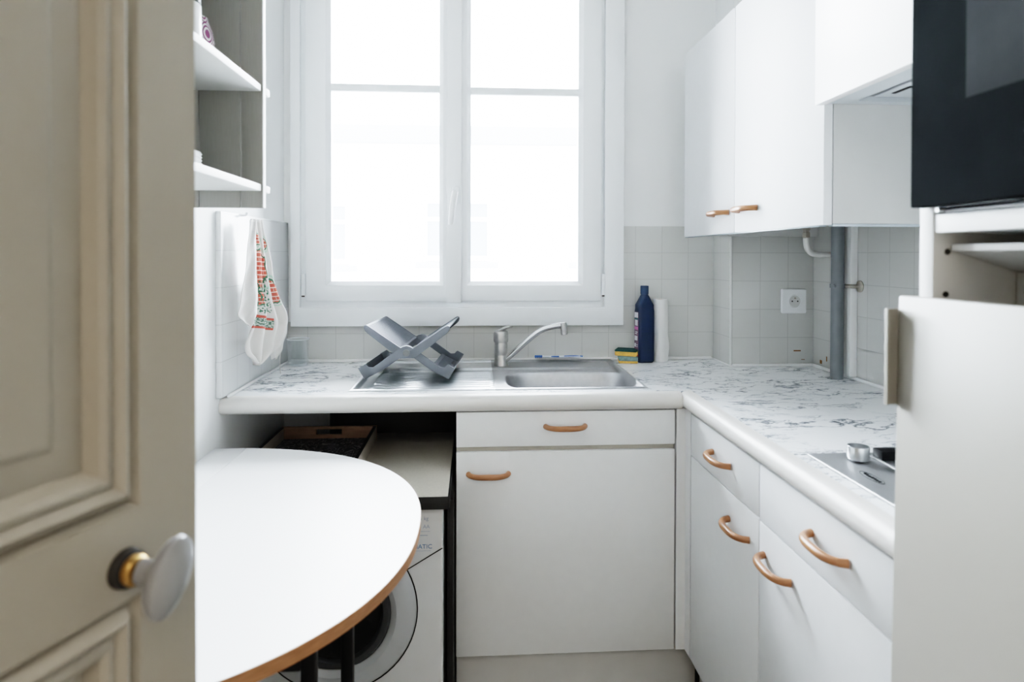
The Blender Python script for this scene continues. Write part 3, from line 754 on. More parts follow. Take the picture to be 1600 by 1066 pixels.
so = thing('wall_socket', 'white square French power socket on the tiles', 'socket', (1.078, 2.04, 1.08))
b = BM(); bx(b, (1.034, 2.028, 1.080), (1.122, 2.0402, 1.164), .006, 4); pl_ = obj('cover_plate', b, M['white_pl'], so)
mm = frame((1.080, 2.028, 1.122), (0, -1, 0), (1, 0, 0))
b = BM(); lathe(b, [(.0185, -.0005), (.0205, .0012), (.0218, .0012), (.0225, -.0005)], mm, 36); obj('socket_rim', b, M['white_pl'], so)
b = BM(); lathe(b, [(0, .0003), (.019, .0003), (.0195, -.0003), (0, -.0004)], mm, 36); obj('socket_face', b, M['plinth'], so, 'recessed socket face')
b = BM()
for dx, dz in ((-.0095, 0), (.0095, 0)): lathe(b, [(0, .0008), (.0026, .0008), (.0026, 0), (0, 0)], frame((1.080+dx, 2.028, 1.122+dz), (0, -1, 0)), 12)
obj('socket_holes', b, M['dark_hole'], so)
b = BM(); lathe(b, [(0, .006), (.0022, .0055), (.0026, 0), (0, 0)], frame((1.080, 2.028, 1.132), (0, -1, 0)), 12); obj('earth_pin', b, M['brass'], so)

# ------------------------------------------------------------------ things on the worktop
# glass tumbler
gl = thing('glass_tumbler', 'clear empty glass tumbler in the corner of the worktop', 'glass', (-.594, 2.148, .9))
b = BM(); lathe(b, [(0, .9008), (.029, .9008), (.032, .904), (.036, .9880), (.0366, .9890), (.0360, .9900), (.0352, .9890), (.0354, .9880)], Matrix.Translation((-.594, 2.140, 0)), 40)
obj('tumbler', b, M['glass'], gl)
b = BM(); lathe(b, [(.0348, .9878), (.0372, .9878), (.0376, .9895), (.0366, .9912), (.0350, .9905)], Matrix.Translation((-.594, 2.140, 0)), 40, True); obj('glass_rim', b, M['glass_rim'], gl, 'glass rim with its bright outline painted pale')
b = BM(); lathe(b, [(0, .9012), (.0275, .9012), (.0285, .904), (.0280, .9085), (0, .9080)], Matrix.Translation((-.594, 2.140, 0)), 40); obj('glass_base', b, M['glass_rim'], gl, 'thick glass base')

# dish rack
def zp(pts): return [((x-672)*.000266, (597-y)*.000266) for x, y in pts]
railB = zp([(135, 772), (215, 728), (232, 738), (252, 760), (300, 762), (450, 655), (600, 548), (635, 527), (672, 519), (708, 527), (742, 546), (1108, 300), (1128, 293), (1147, 303), (1152, 330), (1140, 358), (1110, 388), (830, 604), (745, 655), (590, 662), (400, 795), (207, 893)])
railA = [(-x, z) for x, z in railB]
rk = thing('dish_rack', 'folding grey plastic dish rack opened in an X on the drainboard', 'dish rack', (-.198, 1.835, .9065), R(-4.6))
PZ = .0805
rk_base = Matrix.Translation((0, 0, PZ))
DEP = .285
for nm, ra, ya in (('B', railB, 0.), ('A', railA, .0075)):
    sg = 1 if nm == 'B' else -1
    for yy in (ya, DEP-ya-.0065):
        b = BM(); prism(b, ra, 1, yy, yy+.0065, .0012); b.transform(rk_base); obj('side_rail', b, M['rack'], rk, local=True)
    y0, y1 = ya+.0068, DEP-ya-.0068
    # upper ribbed panel, from the hub to the free end
    p0 = Vector((sg*(742-672)*.000266, 0, (552-597)*-.000266)); p1 = Vector((sg*(1125-672)*.000266, 0, (302-597)*-.000266))
    t = (p1-p0).normalized(); nrm = Vector((-t.z, 0, t.x)) if sg > 0 else Vector((t.z, 0, -t.x))
    b = BM(); q = [p0-nrm*.004, p1-nrm*.004, p1-nrm*.0065, p0-nrm*.0065]
    prism(b, [(v.x, v.z) for v in q], 1, y0, y1); b.transform(rk_base); ub = obj('slat_panel', b, M['rack_d'], rk, 'dark panel under the ribs', local=True, smooth=0)
    b = BM(); n = 19; st = (y1-y0)/n
    for k in range(n):
        a = y0+st*(k+.25); q = [p0, p1, p1-nrm*.0038, p0-nrm*.0038]
        prism(b, [(v.x, v.z) for v in q], 1, a, a+st*.48)
    for pp in (p0, p1): prism(b, [(pp.x-t.x*.003, pp.z-t.z*.003), (pp.x+t.x*.003, pp.z+t.z*.003), (pp.x+t.x*.003-nrm.x*.004, pp.z+t.z*.003-nrm.z*.004), (pp.x-t.x*.003-nrm.x*.004, pp.z-t.z*.003-nrm.z*.004)], 1, y0, y1)
    b.transform(rk_base); obj('ribs', b, M['rack'], ub, local=True, smooth=0)
    # lower ribbed panel and end wall
    e0 = Vector((sg*(207-672)*.000266, 0, (889-597)*-.000266)); e1 = Vector((sg*(142-672)*.000266, 0, (775-597)*-.000266)); f0 = Vector((sg*(400-672)*.000266, 0, (790-597)*-.000266))
    t = (f0-e0).normalized(); nrm = Vector((-t.z, 0, t.x)); nrm = nrm if nrm.z > 0 else -nrm
    b = BM(); n = 17; st = (y1-y0)/n
    for k in range(n):
        a = y0+st*(k+.2); q = [e0+nrm*.002, f0+nrm*.002, f0+nrm*.005, e0+nrm*.005]; prism(b, [(v.x, v.z) for v in q], 1, a, a+st*.5)
    for pp in (f0, (e0*.8+f0*.2)): 
        q = [pp-t*.006+nrm*.0015, pp+t*.006+nrm*.0015, pp+t*.006+nrm*.0055, pp-t*.006+nrm*.0055]; prism(b, [(v.x, v.z) for v in q], 1, y0, y1)
    b.transform(rk_base); obj('slat_panel', b, M['rack'], rk, local=True, smooth=0)
    iw = Vector((t.x, 0, t.z))
    b = BM(); q = [e0, e1, e1+iw*.003, e0+iw*.003]; prism(b, [(v.x, v.z) for v in q], 1, y0, y1); b.transform(rk_base); obj('end_wall', b, M['rack'], rk, local=True, smooth=0)
    for yy in (y0+.02, y1-.03):
        b = BM(); q = [e0+t*.006-nrm*.0, e0+t*.020, e0+t*.018-nrm*.0045, e0+t*.008-nrm*.0045]; prism(b, [(v.x, v.z+.003) for v in q], 1, yy, yy+.012)
        b.transform(rk_base); obj('foot', b, M['rack_d'], rk, 'small dark foot', local=True, smooth=0)
for yy, d in ((0, -1), (DEP, 1)):
    b = BM(); lathe(b, [(0, .0025), (.0088, .0025), (.0098, .0018), (.0104, 0), (0, -.0002)], frame((0, yy, PZ), (0, d, 0)), 24); obj('pivot_cap', b, M['cap'], rk, local=True)

# sponges
def sponge(name, label, loc, rz, m1, m2, up, dims=(.085, .058, .0)):
    t = thing(name, label, 'sponge', loc, rz, 'sponges stacked beside the sink')
    lx, ly = dims[0]/2, dims[1]/2
    za, zb, zc = up
    b = BM(); bx(b, (-lx, -ly, za), (lx, ly, zb), .004, 3); obj('foam', b, m1, t, 'foam layer', local=True)
    b = BM(); bx(b, (-lx, -ly, zb+.0002), (lx, ly, zc), .002, 2); obj('scouring_pad', b, m2, t, 'scouring pad layer', local=True)
    return t
sponge('sponge', 'faded pale green sponge beneath the brighter yellow one', (.540, 2.150, .9008), R(-10), M['sp_y'], M['sp_t'], (0, .008, .0235), (.066, .072, 0))
sponge('sponge', 'yellow sponge with dark green pad lying on top of the faded one', (.537, 2.148, .9252), R(-24), M['sp_y'], M['sp_g'], (0, .015, .0215), (.076, .062, 0))

# navy bottle
bt = thing('cleaner_bottle', 'tall navy plastic bottle with a colourful side label behind the sponges', 'bottle', (.598, 2.146, .9), R(12))
def rrect(bm, secs, n=6):
    """loft of rounded rectangles: (z, half x, half y, corner radius)"""
    rings = []
    for z, hx, hy, r in secs:
        pts = []
        for sx, sy, a0 in ((1, 1, 0), (-1, 1, 90), (-1, -1, 180), (1, -1, 270)):
            for k in range(n+1):
                a = R(a0+90*k/n); pts.append((sx*(hx-r)+r*math.cos(a), sy*(hy-r)+r*math.sin(a), z))
        rings.append([bm.verts.new(p) for p in pts])
    fs = []
    m_ = len(rings[0])
    for a, c in zip(rings, rings[1:]):
        for k in range(m_): fs.append(bm.faces.new((a[k], a[(k+1) % m_], c[(k+1) % m_], c[k])))
    fs.append(bm.faces.new(rings[0][::-1])); fs.append(bm.faces.new(rings[-1]))
    bmesh.ops.recalc_face_normals(bm, faces=fs); return bm
hx, hy = .0305, .0225
obj('bottle_body', rrect(BM(), [(.0006, hx-.004, hy-.004, .009), (.004, hx-.001, hy-.001, .010), (.009, hx, hy, .010), (.180, hx, hy, .010), (.190, hx-.001, hy-.001, .0105), (.202, hx-.0012, hy-.001, .0105), (.210, hx-.005, hy-.003, .011), (.234, .0150, .0145, .0140), (.237, .0130, .0130, .0128), (.2395, .0130, .0130, .0128)]), M['navy'], bt, local=True, smooth=50)
b = BM(); lathe(b, [(0, .2397), (.0138, .2397), (.0142, .242), (.0142, .267), (.0134, .269), (0, .269)], None, 28); obj('bottle_cap', b, M['navy_cap'], bt, local=True)
lb = BM(); bx(lb, (-hx-.0006, -.0145, .022), (-hx+.001, .0145, .178), .0004, 1); lb_ = obj('side_label', lb, M['lab_dk'], bt, 'plum coloured side label', local=True)
def lab(name, z0, z1, y0, y1, m):
    b = BM(); bx(b, (-hx-.0011, y0, z0), (-hx-.0004, y1, z1)); obj(name, b, m, lb_, local=True, smooth=0)
lab('print_patch', .158, .176, -.013, .012, M['lab_w']); lab('print_patch', .130, .150, -.010, .008, M['lab_w']); lab('print_band', .151, .156, -.0135, .0135, M['lab_t'])
lab('print_band', .116, .126, -.013, .013, M['lab_p']); lab('print_patch', .078, .094, -.009, .011, M['lab_w']); lab('print_patch', .055, .068, .002, .012, M['lab_w'])
lab('print_band', .033, .043, -.0142, .0142, M['lab_g']); lab('print_band', .023, .031, -.0142, .0142, M['lab_r'])
lab('print_line', .106, .109, -.010, .006, M['lab_w']); lab('print_line', .100, .103, -.006, .008, M['lab_w']); lab('print_line', .062, .064, -.011, -.001, M['lab_w']); lab('print_line', .056, .058, -.011, -.003, M['lab_w'])

# paper towel roll, nearly used up
pr = thing('paper_towel_roll', 'slim white paper towel roll standing beside the navy bottle', 'paper roll', (.658, 2.164, .9))
b = BM(); lathe(b, [(.0135, .9008), (.0245, .9008), (.0250, .902), (.0250, 1.119), (.0245, 1.1205), (.0135, 1.1205)], Matrix.Translation((.660, 2.164, 0)), 40, True); obj('paper', b, M['paper'], pr)
b = BM(); lathe(b, [(.0122, .9009), (.0134, .9009), (.0134, 1.1198), (.0122, 1.1198)], Matrix.Translation((.660, 2.164, 0)), 24, True); obj('core', b, M['tray_w'], pr, 'brown cardboard core')
b = BM(); p = []
for k in range(15):
    t = k/14; z = .903+.215*t
    o = .0025+.0055*max(0, 1-abs(t-.24)/.2)
    p.append((z, o))
g = [[b.verts.new((.660+.0252*math.cos(a)+o*.9, 2.164-.0252*math.sin(a)-o*.3, z)) for a in (R(75), R(50), R(25), R(5))] for z, o in p]
for a, c in zip(g, g[1:]):
    for k in range(3): b.faces.new((a[k], a[k+1], c[k+1], c[k]))
obj('loose_sheet', b, M['paper'], pr)

# toothbrush lying behind the bowl on the back ledge of the sink
tb = thing('toothbrush', 'blue and white toothbrush lying along the back rim of the sink', 'toothbrush', (.30, 2.17, .905))
Y0 = 2.176; ZB = .9155
pts = smoothpath([(.214, Y0-.002, ZB), (.236, Y0-.001, ZB+.001), (.262, Y0, ZB+.001), (.300, Y0+.001, ZB), (.345, Y0+.001, ZB+.001), (.388, Y0, ZB)], 6)
nn = len(pts)
obj('brush_handle', tube(BM(), pts, [.0030+.0046*min(1, i/4)*(1 if i < 9 else .75 if i < 14 else 1.15) if i < nn-2 else .0035 for i in range(nn)], 12, (1, .62)), M['tb_w'], tb)
b = BM()
for k in range(4): lathe(b, [(0, 0), (.0036, 0), (.0042, .009), (0, .0095)], frame((.217+.0065*k, Y0-.004, ZB), (0, -.8, .6)), 8)
obj('bristles', b, M['tb_b'], tb, 'blue bristles')
b = BM(); tube(b, smoothpath([(.272, Y0-.0035, ZB+.0018), (.285, Y0-.0042, ZB+.0022), (.300, Y0-.004, ZB+.002)], 5), .0040, 10, (1, .7)); tube(b, smoothpath([(.318, Y0-.0025, ZB+.0030), (.350, Y0-.003, ZB+.0042), (.385, Y0-.001, ZB+.0022)], 5), .0036, 10, (1.2, .55))
obj('grip', b, M['tb_b'], tb, 'blue rubber grip')

# ------------------------------------------------------------------ tea towel on its hook
hk = thing('wall_mounted_hook', 'small white hook on the tiled wall holding the tea towel', 'hook', (-.640, 1.755, 1.378))
b = BM(); tube(b, smoothpath([(-.6445, 1.757, 1.384), (-.632, 1.757, 1.3835), (-.627, 1.757, 1.386), (-.6255, 1.757, 1.391)], 4), .0035, 10); obj('hook_peg', b, M['white_pl'], hk)
tt = thing('tea_towel', 'crumpled white tea towel with a red and green print hanging in folds', 'tea towel', (-.620, 1.80, .95))
SA = [(1.372, .033, .087), (1.342, .036, .096), (1.307, .038, .109), (1.253, .041, .128), (1.199, .044, .140), (1.143, .044, .168), (1.105, .038, .196), (1.077, .030, .204), (1.055, .016, .196), (1.030, .004, .182), (1.006, .008, .168), (.988, .034, .120), (.972, .056, .064)]
SB = [(1.368, .010, .042), (1.323, .004, .042), (1.271, -.005, .044), (1.219, -.013, .047), (1.168, -.025, .047), (1.134, -.036, .044), (1.114, -.041, .038), (1.100, -.030, .032), (1.085, -.003, .026)]
SE = [(1.140, .112, .202), (1.082, .128, .235), (1.052, .137, .238), (1.015, .144, .216), (.988, .147, .202), (.967, .157, .184)]
PT = Vector((-.628, 1.70, 0)); DT = Vector((.06, .25, 0)).normalized(); NT = Vector((DT.y, -DT.x, 0))
def rows(S, n):
    out = []
    P = smoothpath([Vector(r) for r in S], max(2, n//(len(S)-1)))
    return P
def cloth(name, S, off, amp, k, ph, m, label=None, nu=36, bulge=0.):
    P = rows(S, 48); bm = BM(); uvl = bm.loops.layers.uv.new('UVMap'); grid = []
    for i, (z, a, c) in enumerate(P):
        v = i/(len(P)-1); row = []
        for j in range(nu+1):
            u = j/nu; s = a+(c-a)*u
            w_ = amp*(.25+.75*min(1, v*2.2))*math.sin(2*math.pi*(k*u+.10*math.sin(4*v))+ph) + bulge*math.sin(math.pi*u)*(.4+.6*v) + .0012*math.sin(23*v+9*u)
            w_ += .002*math.sin(7*v+3*u)
            p = PT+DT*s+NT*(off+w_); p.z = z + .004*math.sin(6*u+ph)*v
            p.x = max(p.x, -.6425+.0008*(off*1000 % 3))
            row.append((bm.verts.new(p), (u, v)))
        grid.append(row)
    for r0, r1 in zip(grid, grid[1:]):
        for j in range(nu):
            q = (r0[j], r0[j+1], r1[j+1], r1[j]); f = bm.faces.new([x[0] for x in q])
            for lp, x in zip(f.loops, q): lp[uvl].uv = x[1]
    bmesh.ops.recalc_face_normals(bm, faces=bm.faces[:])
    o = obj(name, bm, m, tt, label, smooth=80)
    so_ = o.modifiers.new('thick', 'SOLIDIFY'); so_.thickness = .0016
    return o
cloth('main_drape', SA, .0125, .0105, 3.1, .6, M['towel_p'], 'printed drape with red and green pattern')
cloth('side_fold', SB, .026, .004, 1.1, 2.2, M['towel_w'], bulge=.006)
cloth('back_corner', SE, .001, .003, 1.2, 0., M['towel_w'])
b = BM(); c0 = PT+DT*.2055; tube(b, smoothpath([(c0.x, c0.y, 1.045), (c0.x+.002, c0.y, 1.00), (c0.x-.001, c0.y, .96), (c0.x+.001, c0.y, .917)], 6), .0011, 6); obj('hanging_thread', b, M['towel_w'], tt)

# ------------------------------------------------------------------ washing machine and the board over it
wm = thing('washing_machine', 'small white front-loading washing machine under the worktop', 'washing machine', (-.33, 1.75, 0))
WY = 1.525
b = BM(); bx(b, (-.585, WY, .012), (-.075, 1.955, .668), .008, 3); obj('machine_body', b, M['wm'], wm)
b = BM(); prism(b, [(-.584, .664), (-.584, .54), (-.42, .50), (-.30, .487), (-.22, .490), (-.161, .507), (-.077, .557), (-.077, .664)], 1, WY-.004, WY-.0003, .001); pn = obj('control_panel', b, M['wm'], wm)
b = BM(); tube(b, [(-.42, WY-.0010, .498), (-.30, WY-.0010, .4850), (-.22, WY-.0010, .4880), (-.161, WY-.0010, .5048), (-.076, WY-.0010, .5548)], .0014, 6); obj('panel_seam', b, M['black'], pn, 'dark curved seam')
C0 = (-.335, WY, .4065)
mm = frame((C0[0], WY, C0[2]), (0, -1, 0), (1, 0, 0))
ds = obj('porthole_door', lathe(BM(), [(.136, .012), (.150, .022), (.172, .020), (.190, .010), (.196, .0005), (.136, .0005)], mm, 64, True), M['wm_c'], wm, 'pale round door ring')
obj('door_gap', lathe(BM(), [(.1965, .0004), (.1995, .0004), (.1995, .0012), (.1965, .0012)], mm, 64, True), M['black'], ds, 'dark gap around the door')  # plain black ring around the porthole
obj('dark_rim', lathe(BM(), [(.112, .006), (.118, .016), (.130, .017), (.1355, .010), (.1355, .001), (.112, .001)], mm, 64, True), M['wm_r'], ds, 'dark grey rim')
obj('porthole_glass', lathe(BM(), [(0, .003), (.06, .004), (.100, .007), (.1115, .009), (.1115, .001), (0, .001)], mm, 48), M['wm_d'], ds, 'dark glass')
for x, y in ((-.56, 1.56), (-.10, 1.56), (-.56, 1.92), (-.10, 1.92)):
    obj('foot', lathe(BM(), [(0, .0005), (.02, .0005), (.02, .008), (.012, .0118), (0, .0118)], Matrix.Translation((x, y, 0)), 16), M['black'], wm)
ROT = Matrix.Rotation(R(90), 4, 'X')
text('lettering', 'MATIC', .0155, (-.1475, WY-.0042, .556), ROT, M['blue_ink'], pn)
text('lettering', '3.5 kg', .013, (-.141, WY-.0042, .626), ROT, M['pale_ink'], pn)
text('lettering', 'AA', .0125, (-.1235, WY-.0042, .606), ROT, M['pale_ink'], pn)
for x0, x1, z0, z1 in ((-.150, -.106, .598, .5988), (-.135, -.112, .588, .5895), (-.150, -.105, .5505, .5510)):
    obj('printed_line', bx(BM(), (x0, WY-.0046, z0), (x1, WY-.0041, z1)), M['pale_ink'], pn, smooth=0)

bd = thing('shelf_board', 'beige shelf board with black edges bridging over the washing machine', 'shelf board', (-.35, 1.75, .672))
obj('board_top', box((-.645, 1.5035, .6735), (-.0625, 2.055, .6900), .0005), M['board'], bd, 'beige board surface')
b = BM(); bx(b, (-.645, 1.499, .6600), (-.0580, 1.503, .6902), .0005); bx(b, (-.0620, 1.5035, .6600), (-.0580, 2.055, .6902), .0005); obj('black_edge', b, M['black_m'], bd, 'black edge band')
obj('gap_shade_panel', box((-.0660, 1.560, .0005), (-.0510, 2.055, .6590), .0005), M['black_m'], bd, 'black panel standing in for the unlit gap')  # added black panel, stands in for the unlit gap beside the machine
obj('back_board', box((-.470, 2.058, .02), (-.0510, 2.072, .851), .0005), M['black_m'], bd, 'black upright back board')

# tray on the board
ty = thing('serving_tray', 'wooden serving tray with handle slot and dark printed base under the worktop', 'tray', (-.45, 1.83, .6905))
TX0, TX1, TY0_, TY1_ = -.598, -.305, 1.640, 1.975
TZ0, TZ1 = .6908, .7370
def wall_with_slot(y0, y1):
    bm = BM()
    sx0, sx1, sz0, sz1 = -.490, -.412, .712, .729
    bx(bm, (TX0, y0, TZ0), (sx0, y1, TZ1)); bx(bm, (sx1, y0, TZ0), (TX1, y1, TZ1)); bx(bm, (sx0, y0, TZ0), (sx1, y1, sz0)); bx(bm, (sx0, y0, sz1), (sx1, y1, TZ1))
    return bm
obj('end_wall', wall_with_slot(TY1_-.010, TY1_), M['tray_w'], ty, 'brown end wall with handle slot', smooth=0)
obj('end_wall', wall_with_slot(TY0_, TY0_+.010), M['tray_w'], ty, 'brown end wall with handle slot', smooth=0)
for x0, x1 in ((TX0, TX0+.009), (TX1-.009, TX1)):
    sd = obj('side_wall', box((x0, TY0_+.0105, TZ0), (x1, TY1_-.0105, TZ1-.0015), .0005), M['tray_o'], ty, 'pale side wall')
    obj('dark_rim', box((x0, TY0_+.0105, TZ1-.0013), (x1, TY1_-.0105, TZ1+.0008), .0004), M['black_m'], sd, 'dark top rim')
obj('tray_base', box((TX0+.0095, TY0_+.0105, TZ0), (TX1-.0095, TY1_-.0105, TZ0+.010), 0), M['tray_p'], ty, 'dark printed base')

# ------------------------------------------------------------------ drop-leaf table
tbz0, tbz1 = .760, .780
tb_ = thing('dining_table', 'white half-oval table with brown edge and black legs against the wall', 'table', (-.40, 1.11, 0))
ECX, ECY, EA, EB, EP = -.6422, 1.1312, .5438, .4902, 2.2374
XS_ = -.5800
def ell(a, b_, x0, n=96):
    t0 = math.acos(((x0-ECX)/a)**(EP/2)); out = []
    for k in range(n+1):
        t = -t0+2*t0*k/n; c, d = math.cos(t), math.sin(t)
        out.append((ECX+a*abs(c)**(2/EP), ECY+math.copysign(b_*abs(d)**(2/EP), d)))
    return out
b = BM(); prism(b, ell(EA-.0012, EB-.0012, XS_+.0006), 2, tbz0+.002, tbz1, 0); lf = obj('table_leaf', b, M['table'], tb_, 'white laminate leaf', smooth=30)
b = BM()
o = ell(EA, EB, XS_+.0006); i = ell(EA-.0013, EB-.0013, XS_+.0006)
i = [(p[0], p[1]) for p in i]
vo0 = [b.verts.new((*p, tbz0)) for p in o]; vo1 = [b.verts.new((*p, tbz1-.0006)) for p in o]; vi1 = [b.verts.new((*p, tbz1-.0006)) for p in i]; vi0 = [b.verts.new((p[0], p[1], tbz0)) for p in [(ECX+(q[0]-ECX)*.97, ECY+(q[1]-ECY)*.97) for q in o]]
for k in range(len(o)-1):
    b.faces.new((vo0[k], vo0[k+1], vo1[k+1], vo1[k])); b.faces.new((vo1[k], vo1[k+1], vi1[k+1], vi1[k])); b.faces.new((vi0[k], vi0[k+1], vo0[k+1], vo0[k]))
bmesh.ops.recalc_face_normals(b, faces=b.faces[:])
obj('edge_band', b, M['table_edge'], lf, 'brown wood edge band')
y_a = ECY-EB*(1-((XS_-ECX)/EA)**EP)**(1/EP); y_b = 2*ECY-y_a
obj('fixed_leaf', box((-.6585, y_a, tbz0), (XS_-.0006, y_b, tbz1), .0006), M['table'], tb_, 'narrow white leaf along the wall')
def leg(x, y, s):
    return obj('leg', box((x-s/2, y-s/2, .0005), (x+s/2, y+s/2, tbz0-.0005), .001), M['black'], tb_)
leg(-.2225, 1.110, .0200); leg(-.2425, .930, .0205); leg(-.625, .930, .0205); leg(-.625, 1.110, .02)
obj('rail', box((-.614, .920, .663), (-.2535, .940, .7595), .001), M['black'], tb_)
obj('rail', box((-.614, 1.101, .700), (-.2330, 1.119, .7595), .001), M['black'], tb_)

# ------------------------------------------------------------------ wall shelf with its things
sh = thing('wall_shelf', 'white plank shelf unit hung high on the wall beside the window', 'shelf', (-.54, 1.0, 1.37))
px_ = [-.6590, -.5555, -.4735, -.4300]
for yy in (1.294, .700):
    e = obj('end_panel', box((px_[0], yy, 1.370), (px_[1]-.0012, yy+.016, 2.40), .001), M['plank'], sh, 'grey end panel of upright planks')
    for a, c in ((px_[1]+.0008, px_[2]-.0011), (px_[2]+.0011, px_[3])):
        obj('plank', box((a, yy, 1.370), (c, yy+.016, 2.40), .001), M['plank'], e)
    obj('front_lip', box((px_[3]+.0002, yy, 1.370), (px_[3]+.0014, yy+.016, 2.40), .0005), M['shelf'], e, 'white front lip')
for z in (1.411, 1.613, 1.85):
    obj('shelf_board', box((-.6590, .66, z-.007), (-.4320, 1.2935, z+.007), .002), M['shelf'], sh)
    obj('shelf_tenon', box((-.4700, 1.3105, z-.008), (-.4290, 1.338, z+.006), .002), M['shelf'], sh)
vp = thing('patterned_pot', 'small purple and white patterned pot on the upper shelf', 'pot', (-.5345, 1.215, 1.6205))
b = BM(); lathe(b, [(0, .0005), (.022, .0005), (.028, .006), (.0395, .040), (.0405, .058), (.0375, .077), (.0300, .097), (.0285, .103), (.0265, .103), (.0275, .097), (.035, .077), (.0375, .058), (.036, .040), (.022, .008), (0, .006)], None, 36); obj('pot_body', b, M['pot'], vp, local=True)
jr = thing('white_jar', 'slim white jar with a dark lid beside the patterned pot', 'jar', (-.500, 1.110, 1.6205))
b = BM(); lathe(b, [(0, .0005), (.0265, .0005), (.028, .003), (.0262, .086), (.024, .089), (0, .089)], None, 32); obj('jar_body', b, M['ceramic'], jr, local=True)
b = BM(); lathe(b, [(0, .0895), (.0255, .0895), (.0255, .102), (.023, .104), (0, .104)], None, 32); obj('lid', b, M['black'], jr, 'dark lid', local=True)
bxw = thing('white_box', 'low white ribbed box at the end of the lower shelf', 'box', (-.535, 1.12, 1.4185))
b = BM(); bx(b, (-.055, -.075, .0004), (.034, .058, .0450), .002); bb_ = obj('box_body', b, M['ceramic'], bxw, local=True)
b = BM()
for k in range(7): bx(b, (-.0556, -.0756, .004+.0058*k), (.0346, .0586, .0060+.0058*k))
obj('ribs', b, M['shelf'], bb_, local=True, smooth=0)

# ------------------------------------------------------------------ cream panelled door standing open
dr = bpy.data.objects.new('door_1', None); COL.objects.link(dr); dr['kind'] = 'structure'
LX, LY = -.2652, .6090          # latch edge
ANG = math.atan2(.930, .3665)   # direction hinge -> latch in plan
dr.location = (LX, LY, 0); dr.rotation_euler = (0, 0, ANG)
WM[dr.name] = Matrix.Translation((LX, LY, 0)) @ Matrix.Rotation(ANG, 4, 'Z')
# local frame: x runs hinge(-.75) -> latch(0), visible face is y = 0 with outward normal -y
def moulded(bm, x0, x1, z0, z1):
    """nested mitred rectangles: (inset, depth behind the face)"""
    prof = [(0, 0), (.0025, .0030), (.006, .0048), (.009, .0030), (.012, -.0012), (.016, -.0030), (.020, -.0015), (.0235, .0015), (.027, -.0005), (.031, -.0012), (.036, .0010), (.0385, .0060), (.0415, .0085), (.044, .0078), (.066, .0072), (.070, .0052), (.073, .0050)]
    rings = []
    for d, y in prof:
        y *= 1.55; rings.append([bm.verts.new((px, y, pz)) for px, pz in ((x0+d, z0+d), (x1-d, z0+d), (x1-d, z1-d), (x0+d, z1-d))])
    for a, c in zip(rings, rings[1:]):
        for k in range(4): bm.faces.new((a[k], a[(k+1) % 4], c[(k+1) % 4], c[k]))
    bm.faces.new(rings[-1])
b = BM(); X0, X1, Z0d, Z1d, TH = -.75, 0., .006, 2.04, .038
pan = [(-.689, -.061, 1.057, 1.93), (-.689, -.061, .13, .981)]
# stiles and rails around the two panels
xs_ = [X0, -.689, -.061, X1]; zs_ = [Z0d, .13, .981, 1.057, 1.93, Z1d]
vt = {}
def DV(i, j):
    if (i, j) not in vt: vt[i, j] = b.verts.new((xs_[i], 0, zs_[j]))
    return vt[i, j]
for i in range(3):
    for j in range(5):
        if i == 1 and j in (1, 3): continue
        b.faces.new((DV(i, j), DV(i+1, j), DV(i+1, j+1), DV(i, j+1)))
for p in pan: moulded(b, *p)
back = [b.verts.new(p) for p in ((X0, TH, Z0d), (X1, TH, Z0d), (X1, TH, Z1d), (X0, TH, Z1d))]
b.faces.new(back[::-1])
for j in range(5):
    pass
b.faces.new([DV(3, j) for j in range(6)] + [back[2], back[1]]); b.faces.new([DV(0, j) for j in range(5, -1, -1)] + [back[0], back[3]])
b.faces.new([DV(i, 0) for i in range(3, -1, -1)] + [back[0], back[1]]); b.faces.new([DV(i, 5) for i in range(4)] + [back[2], back[3]])
bmesh.ops.remove_doubles(b, verts=b.verts[:], dist=1e-5); bmesh.ops.recalc_face_normals(b, faces=b.faces[:])
dl = struct('door_leaf', b, M['door'], dr); 
bpy.data.objects[dl.name].data.transform(WM[dr.name])   # local geometry was already in the door's frame
kb = bpy.data.objects.new('door_knob', None); COL.objects.link(kb); kb.parent = dr
WM[kb.name] = WM[dr.name].copy()
KX, KZ = -.0755, 1.010
mm = WM[dr.name] @ frame((KX, 0, KZ), (0, -1, 0), (1, 0, 0))
obj('rosette', lathe(BM(), [(0, .0085), (.011, .0085), (.0155, .0065), (.0165, .001), (.0165, -.001), (0, -.001)], mm, 32), M['iron'], kb, 'dark round rosette')
obj('collar', lathe(BM(), [(0, .016), (.0105, .016), (.0125, .0135), (.0125, .009), (0, .009)], mm, 32), M['brass_y'], kb, 'aged brass collar')
b = BM(); lathe(b, [(0, .0165), (.0095, .0165), (.0092, .022), (.0095, .028), (.013, .034), (.0215, .038), (.0275, .042), (.0300, .047), (.0290, .0515), (.022, .0555), (.010, .0572), (0, .0575)], None, 40)
sc = Matrix.Diagonal((.64, 1.08, 1, 1))
b.transform(mm @ Matrix.Rotation(R(-26), 4, 'Z') @ sc); obj('knob', b, M['porcelain'], kb, 'oval grey white porcelain knob')

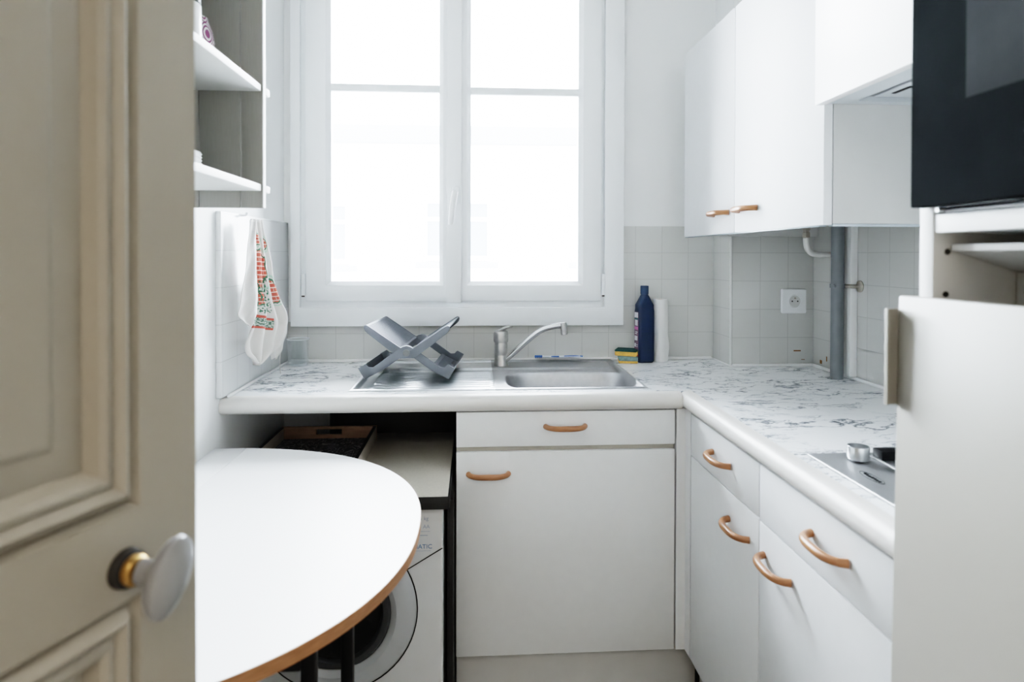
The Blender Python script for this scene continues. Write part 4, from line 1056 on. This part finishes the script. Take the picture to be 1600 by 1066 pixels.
# ------------------------------------------------------------------ light
wo = bpy.data.worlds.new('daylight'); SC.world = wo; wo.use_nodes = True
nt = wo.node_tree; bg = nt.nodes['Background']
sky = nt.nodes.new('ShaderNodeTexGradient'); tcw = nt.nodes.new('ShaderNodeTexCoord'); mpw = nt.nodes.new('ShaderNodeMapping')
mpw.inputs['Rotation'].default_value = (0, R(-90), 0); nt.links.new(tcw.outputs['Generated'], mpw.inputs['Vector']); nt.links.new(mpw.outputs[0], sky.inputs['Vector'])
cr = nt.nodes.new('ShaderNodeValToRGB'); cr.color_ramp.elements[0].color = (.87, .94, 1, 1); cr.color_ramp.elements[1].color = (.92, .965, 1, 1)
nt.links.new(sky.outputs['Fac'], cr.inputs['Fac']); nt.links.new(cr.outputs['Color'], bg.inputs['Color'])
bg.inputs['Strength'].default_value = 26.0

def area(name, loc, rot, sx, sy, power, col, portal=False):
    l = bpy.data.lights.new(name, 'AREA'); l.shape = 'RECTANGLE'; l.size = sx; l.size_y = sy; l.energy = power; l.color = col
    if portal: l.cycles.is_portal = True
    o = bpy.data.objects.new(name, l); COL.objects.link(o); o.location = loc; o.rotation_euler = rot
    return o
area('window_portal', (-.06, 2.50, 1.76), (R(-90), 0, 0), 1.10, 1.36, 1, (1, 1, 1), True)
area('hall_fill_lamp', (.1, -1.3, 2.62), (0, 0, 0), 1.4, 1.2, 12, (1, .90, .78))  # unseen warm fill light, added to lift the camera side

# ------------------------------------------------------------------ camera
cd = bpy.data.cameras.new('camera'); cam = bpy.data.objects.new('camera', cd); COL.objects.link(cam)
yaw, pit, rol, FPX, CY = .0612, -.0110, .0024, 969.8, 410.0
fw = Vector((math.sin(yaw)*math.cos(pit), math.cos(yaw)*math.cos(pit), math.sin(pit)))
r0 = Vector((math.cos(yaw), -math.sin(yaw), 0)); u0 = r0.cross(fw)
r2 = r0*math.cos(rol)+u0*math.sin(rol); u2 = u0*math.cos(rol)-r0*math.sin(rol)
cam.matrix_world = Matrix(((r2.x, u2.x, -fw.x, 0), (r2.y, u2.y, -fw.y, 0), (r2.z, u2.z, -fw.z, 1.274), (0, 0, 0, 1)))
cd.sensor_width = 36; cd.lens = FPX/1600*36; cd.shift_x = 0; cd.shift_y = -(533-CY)/1600
cd.clip_start = .02
cd.dof.use_dof = True; cd.dof.focus_distance = 1.95; cd.dof.aperture_fstop = 3.6
SC.camera = cam

SC.view_settings.view_transform = 'Filmic'; SC.view_settings.look = 'High Contrast'
SC.view_settings.exposure = 1.58
cy = SC.cycles
cy.use_denoising = True; cy.use_adaptive_sampling = False; cy.max_bounces = 12; cy.diffuse_bounces = 7; cy.glossy_bounces = 5; cy.transparent_max_bounces = 12
cy.sample_clamp_indirect = 12; cy.caustics_reflective = False; cy.caustics_refractive = False
